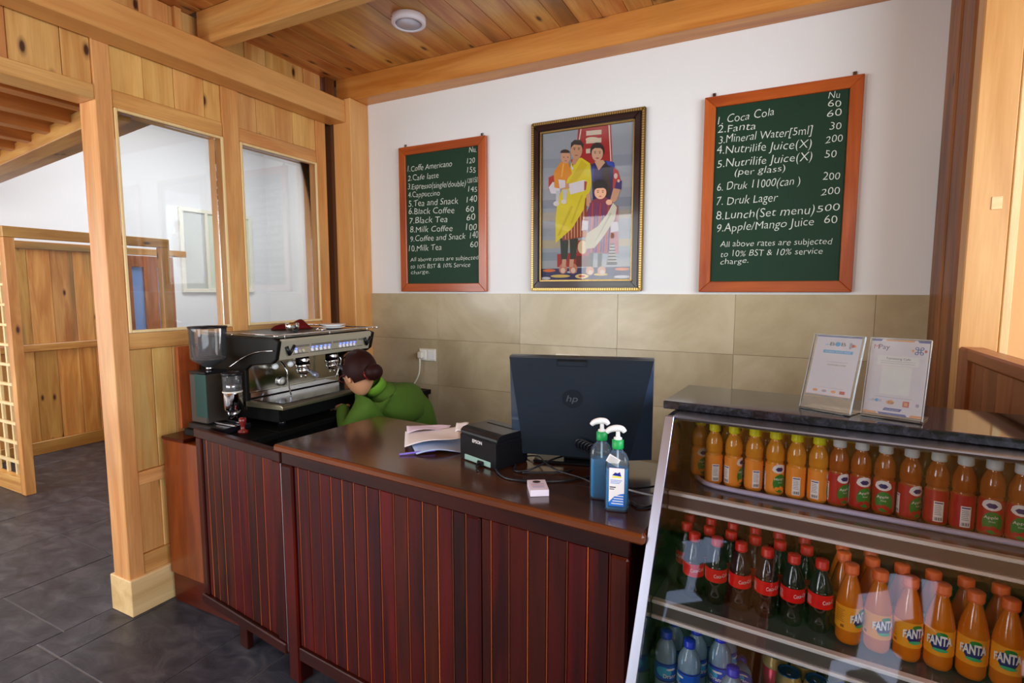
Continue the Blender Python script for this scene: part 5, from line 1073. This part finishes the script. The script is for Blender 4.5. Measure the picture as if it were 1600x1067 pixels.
# cards
ca = empty('card_stack', (-.612, 1.388, TZ_), math.radians(31), 'small stack of white printed cards near the counter front', 'cards')
box('card_block', -.027, .027, -.042, .042, 0, .019, card_m, ca, .0006)
bm = bmesh.new(); vs = [bm.verts.new((.012*math.cos(2*PI*k/20)-.001, .024+.010*math.sin(2*PI*k/20), .0194)) for k in range(20)]; bm.faces.new(vs).material_index = 0
for i, (w_, mi) in enumerate(((.038, 1), (.040, 2), (.036, 1), (.034, 1))): 
    y = .006-.009*i; f = bm.faces.new([bm.verts.new(q) for q in ((-w_/2, y, .0194), (w_/2, y, .0194), (w_/2, y+.0022, .0194), (-w_/2, y+.0022, .0194))]); f.material_index = mi
link('card_print', bm, None, ca, mats=[M('seal_brown', srgb(58, 34, 26), .5), M('print_violet', srgb(130, 120, 190), .6), M('print_pink', srgb(226, 120, 130), .6)])
# hand sanitiser pump bottles
def sanitiser(loc, rz, label, lab):
    t = empty('sanitiser_bottle', loc, rz, label, 'pump bottle', 'hand sanitiser bottles on the counter')
    def rr(name, w, d, z0, z1, mat, shoulder, rad=.012, n=6):
        bm = bmesh.new(); rings = []
        lv = [(1, z0+.003), (1, z1)]+([(.93, z1+.012), (.72, z1+.026), (.45, z1+.034), (.42, z1+.040)] if shoulder else [(.96, z1+.004)])
        lv = [(.93, z0)]+lv
        for s, z in lv:
            ring = []
            for qx, qy, a0 in ((1, 1, 0), (-1, 1, PI/2), (-1, -1, PI), (1, -1, 3*PI/2)):
                for k in range(n): a = a0+PI/2*k/(n-1); ring.append(bm.verts.new(((qx*(w/2-rad)+rad*math.cos(a))*s, (qy*(d/2-rad)+rad*math.sin(a))*(s if s < .9 else s), z)))
            rings.append(ring)
        for A_, B_ in zip(rings, rings[1:]):
            for k in range(len(A_)): f = bm.faces.new((A_[k], A_[(k+1) % len(A_)], B_[(k+1) % len(A_)], B_[k])); f.smooth = True
        bm.faces.new(rings[0][::-1]); bm.faces.new(rings[-1]); return link(name, bm, mat, t)
    rr('bottle_body', .062, .042, 0, .128, pale_pl, True)
    rr('gel', .057, .037, .004, .112, blue_gel, False, .010)
    lathe('screw_collar', [(.0150, .168), (.0155, .170), (.0155, .190), (.0125, .192), (.0, .192)], cap_green, t, n=22)
    lathe('pump_stem', [(.011, .192), (.011, .197), (.006, .199), (.0055, .214)], white_pl, t, n=14)
    bm = bmesh.new(); add_tube(bm, smooth_path([(.018, 0, .213), (.010, 0, .221), (-.006, 0, .222), (-.022, 0, .217), (-.030, 0, .209)], 4), [.006+.003*math.sin(PI*i/16) for i in range(17)], 10); link('pump_head', bm, white_pl, t)
    bm = bmesh.new(); add_tube(bm, [(0, 0, .165), (.002, 0, .02)], .0028, 8); link('dip_tube', bm, M('tube_pale', srgb(200, 226, 240), .4), t)
    if lab:
        bm = bmesh.new()
        def rc(x0, x1, z0, z1, mi, y=-.0216): f = bm.faces.new([bm.verts.new(q) for q in ((x0, y, z0), (x1, y, z0), (x1, y, z1), (x0, y, z1))]); f.material_index = mi
        rc(-.021, .021, .014, .122, 0, -.0214); rc(-.020, .020, .016, .120, 1, -.0216)
        f = bm.faces.new([bm.verts.new((x, -.0218, z)) for x, z in ((-.012, .100), (.012, .098), (.008, .110), (.002, .106), (-.004, .108))]); f.material_index = 2; rc(-.012, .012, .094, .0975, 3, -.0218)
        for i in range(3): rc(-.016, .014-.003*i, .086-.004*i, .0875-.004*i, 4, -.0218)
        rc(-.018, -.002, .066, .069, 5, -.0218); rc(-.018, -.006, .061, .0635, 5, -.0218)
        f = bm.faces.new([bm.verts.new((x, -.0218, z)) for x, z in ((-.020, .016), (.020, .016), (.020, .052), (.010, .050), (-.006, .042), (-.020, .026))]); f.material_index = 4
        for i in range(4): rc(-.004-.003*i, .018, .043-.007*i, .0455-.007*i, 1, -.0220)
        link('label', bm, None, t, mats=[lab_nv, lab_w, M('label_deep_blue', srgb(20, 40, 150), .4), cap_y, M('label_sky', srgb(40, 120, 220), .4), ink])
        bm = bmesh.new(); add_box(bm, -.016, .016, -.0245, -.0235, -.011, .011, .0003)
        for i in range(5): add_box(bm, -.012, .012-.003*(i % 2), -.0249, -.0245, .006-.0035*i, .0068-.0035*i, 0, 1)
        link('price_tag', bm, None, t, (-.010, .004, .140), (0, math.radians(28), 0), mats=[white_pl, ink])
    return t
sanitiser((-.432, 1.425, TZ_), math.radians(12), 'rear blue hand sanitiser pump bottle without front label', False)
sanitiser((-.370, 1.366, TZ_), math.radians(12), 'front blue hand sanitiser pump bottle with white label and price tag', True)
# cables
z = TZ_+.004
for i, (pts, r, lb) in enumerate((
    ([(-.815, 1.50, z), (-.77, 1.45, z), (-.72, 1.43, z), (-.64, 1.45, z), (-.56, 1.50, z), (-.50, 1.58, z)], .0036, 'black cable running from the printer past the card stack'),
    ([(-.77, 1.56, z), (-.745, 1.505, z), (-.70, 1.52, z+.006), (-.66, 1.60, z+.02), (-.64, 1.66, z+.02)], .0033, 'black cable looped just right of the printer'),
    ([(-.715, 1.50, z), (-.66, 1.53, z), (-.61, 1.56, z), (-.58, 1.60, z)], .0033, 'black cable lying across the loop right of the printer'),
    ([(-.78, 1.66, z), (-.72, 1.64, z+.014), (-.66, 1.57, z+.016), (-.60, 1.53, z+.014), (-.52, 1.52, z+.007), (-.47, 1.50, z)], .0028, 'thin black cable under the lower edge of the computer'),
    ([(-.345, 1.42, z), (-.315, 1.395, z), (-.285, 1.43, z), (-.29, 1.50, z)], .0034, 'black cable at the right end of the counter behind the sanitiser'),
    ([(-.50, 1.56, z+.008), (-.44, 1.53, z+.008), (-.37, 1.50, z+.008), (-.30, 1.56, z+.006)], .0033, 'black cable below the right half of the computer'))):
    tag(tube('cable', pts, r, cable_b), lb, 'cable', 'cables on the counter')
tag(tube('cable', [(-.415, 1.50, z+.012), (-.36, 1.475, z+.012), (-.30, 1.465, z+.012), (-.272, 1.47, z+.012)], .0028, M('cable_light', srgb(206, 214, 230), .4)), 'white cable behind the hand sanitiser bottles', 'cable', 'cables on the counter')
tag(box('usb_plug', -.81, -.77, 1.625, 1.645, z+.01, z+.022, M('plug_grey', srgb(170, 176, 176), .4)), 'small grey plug between printer and computer', 'plug')
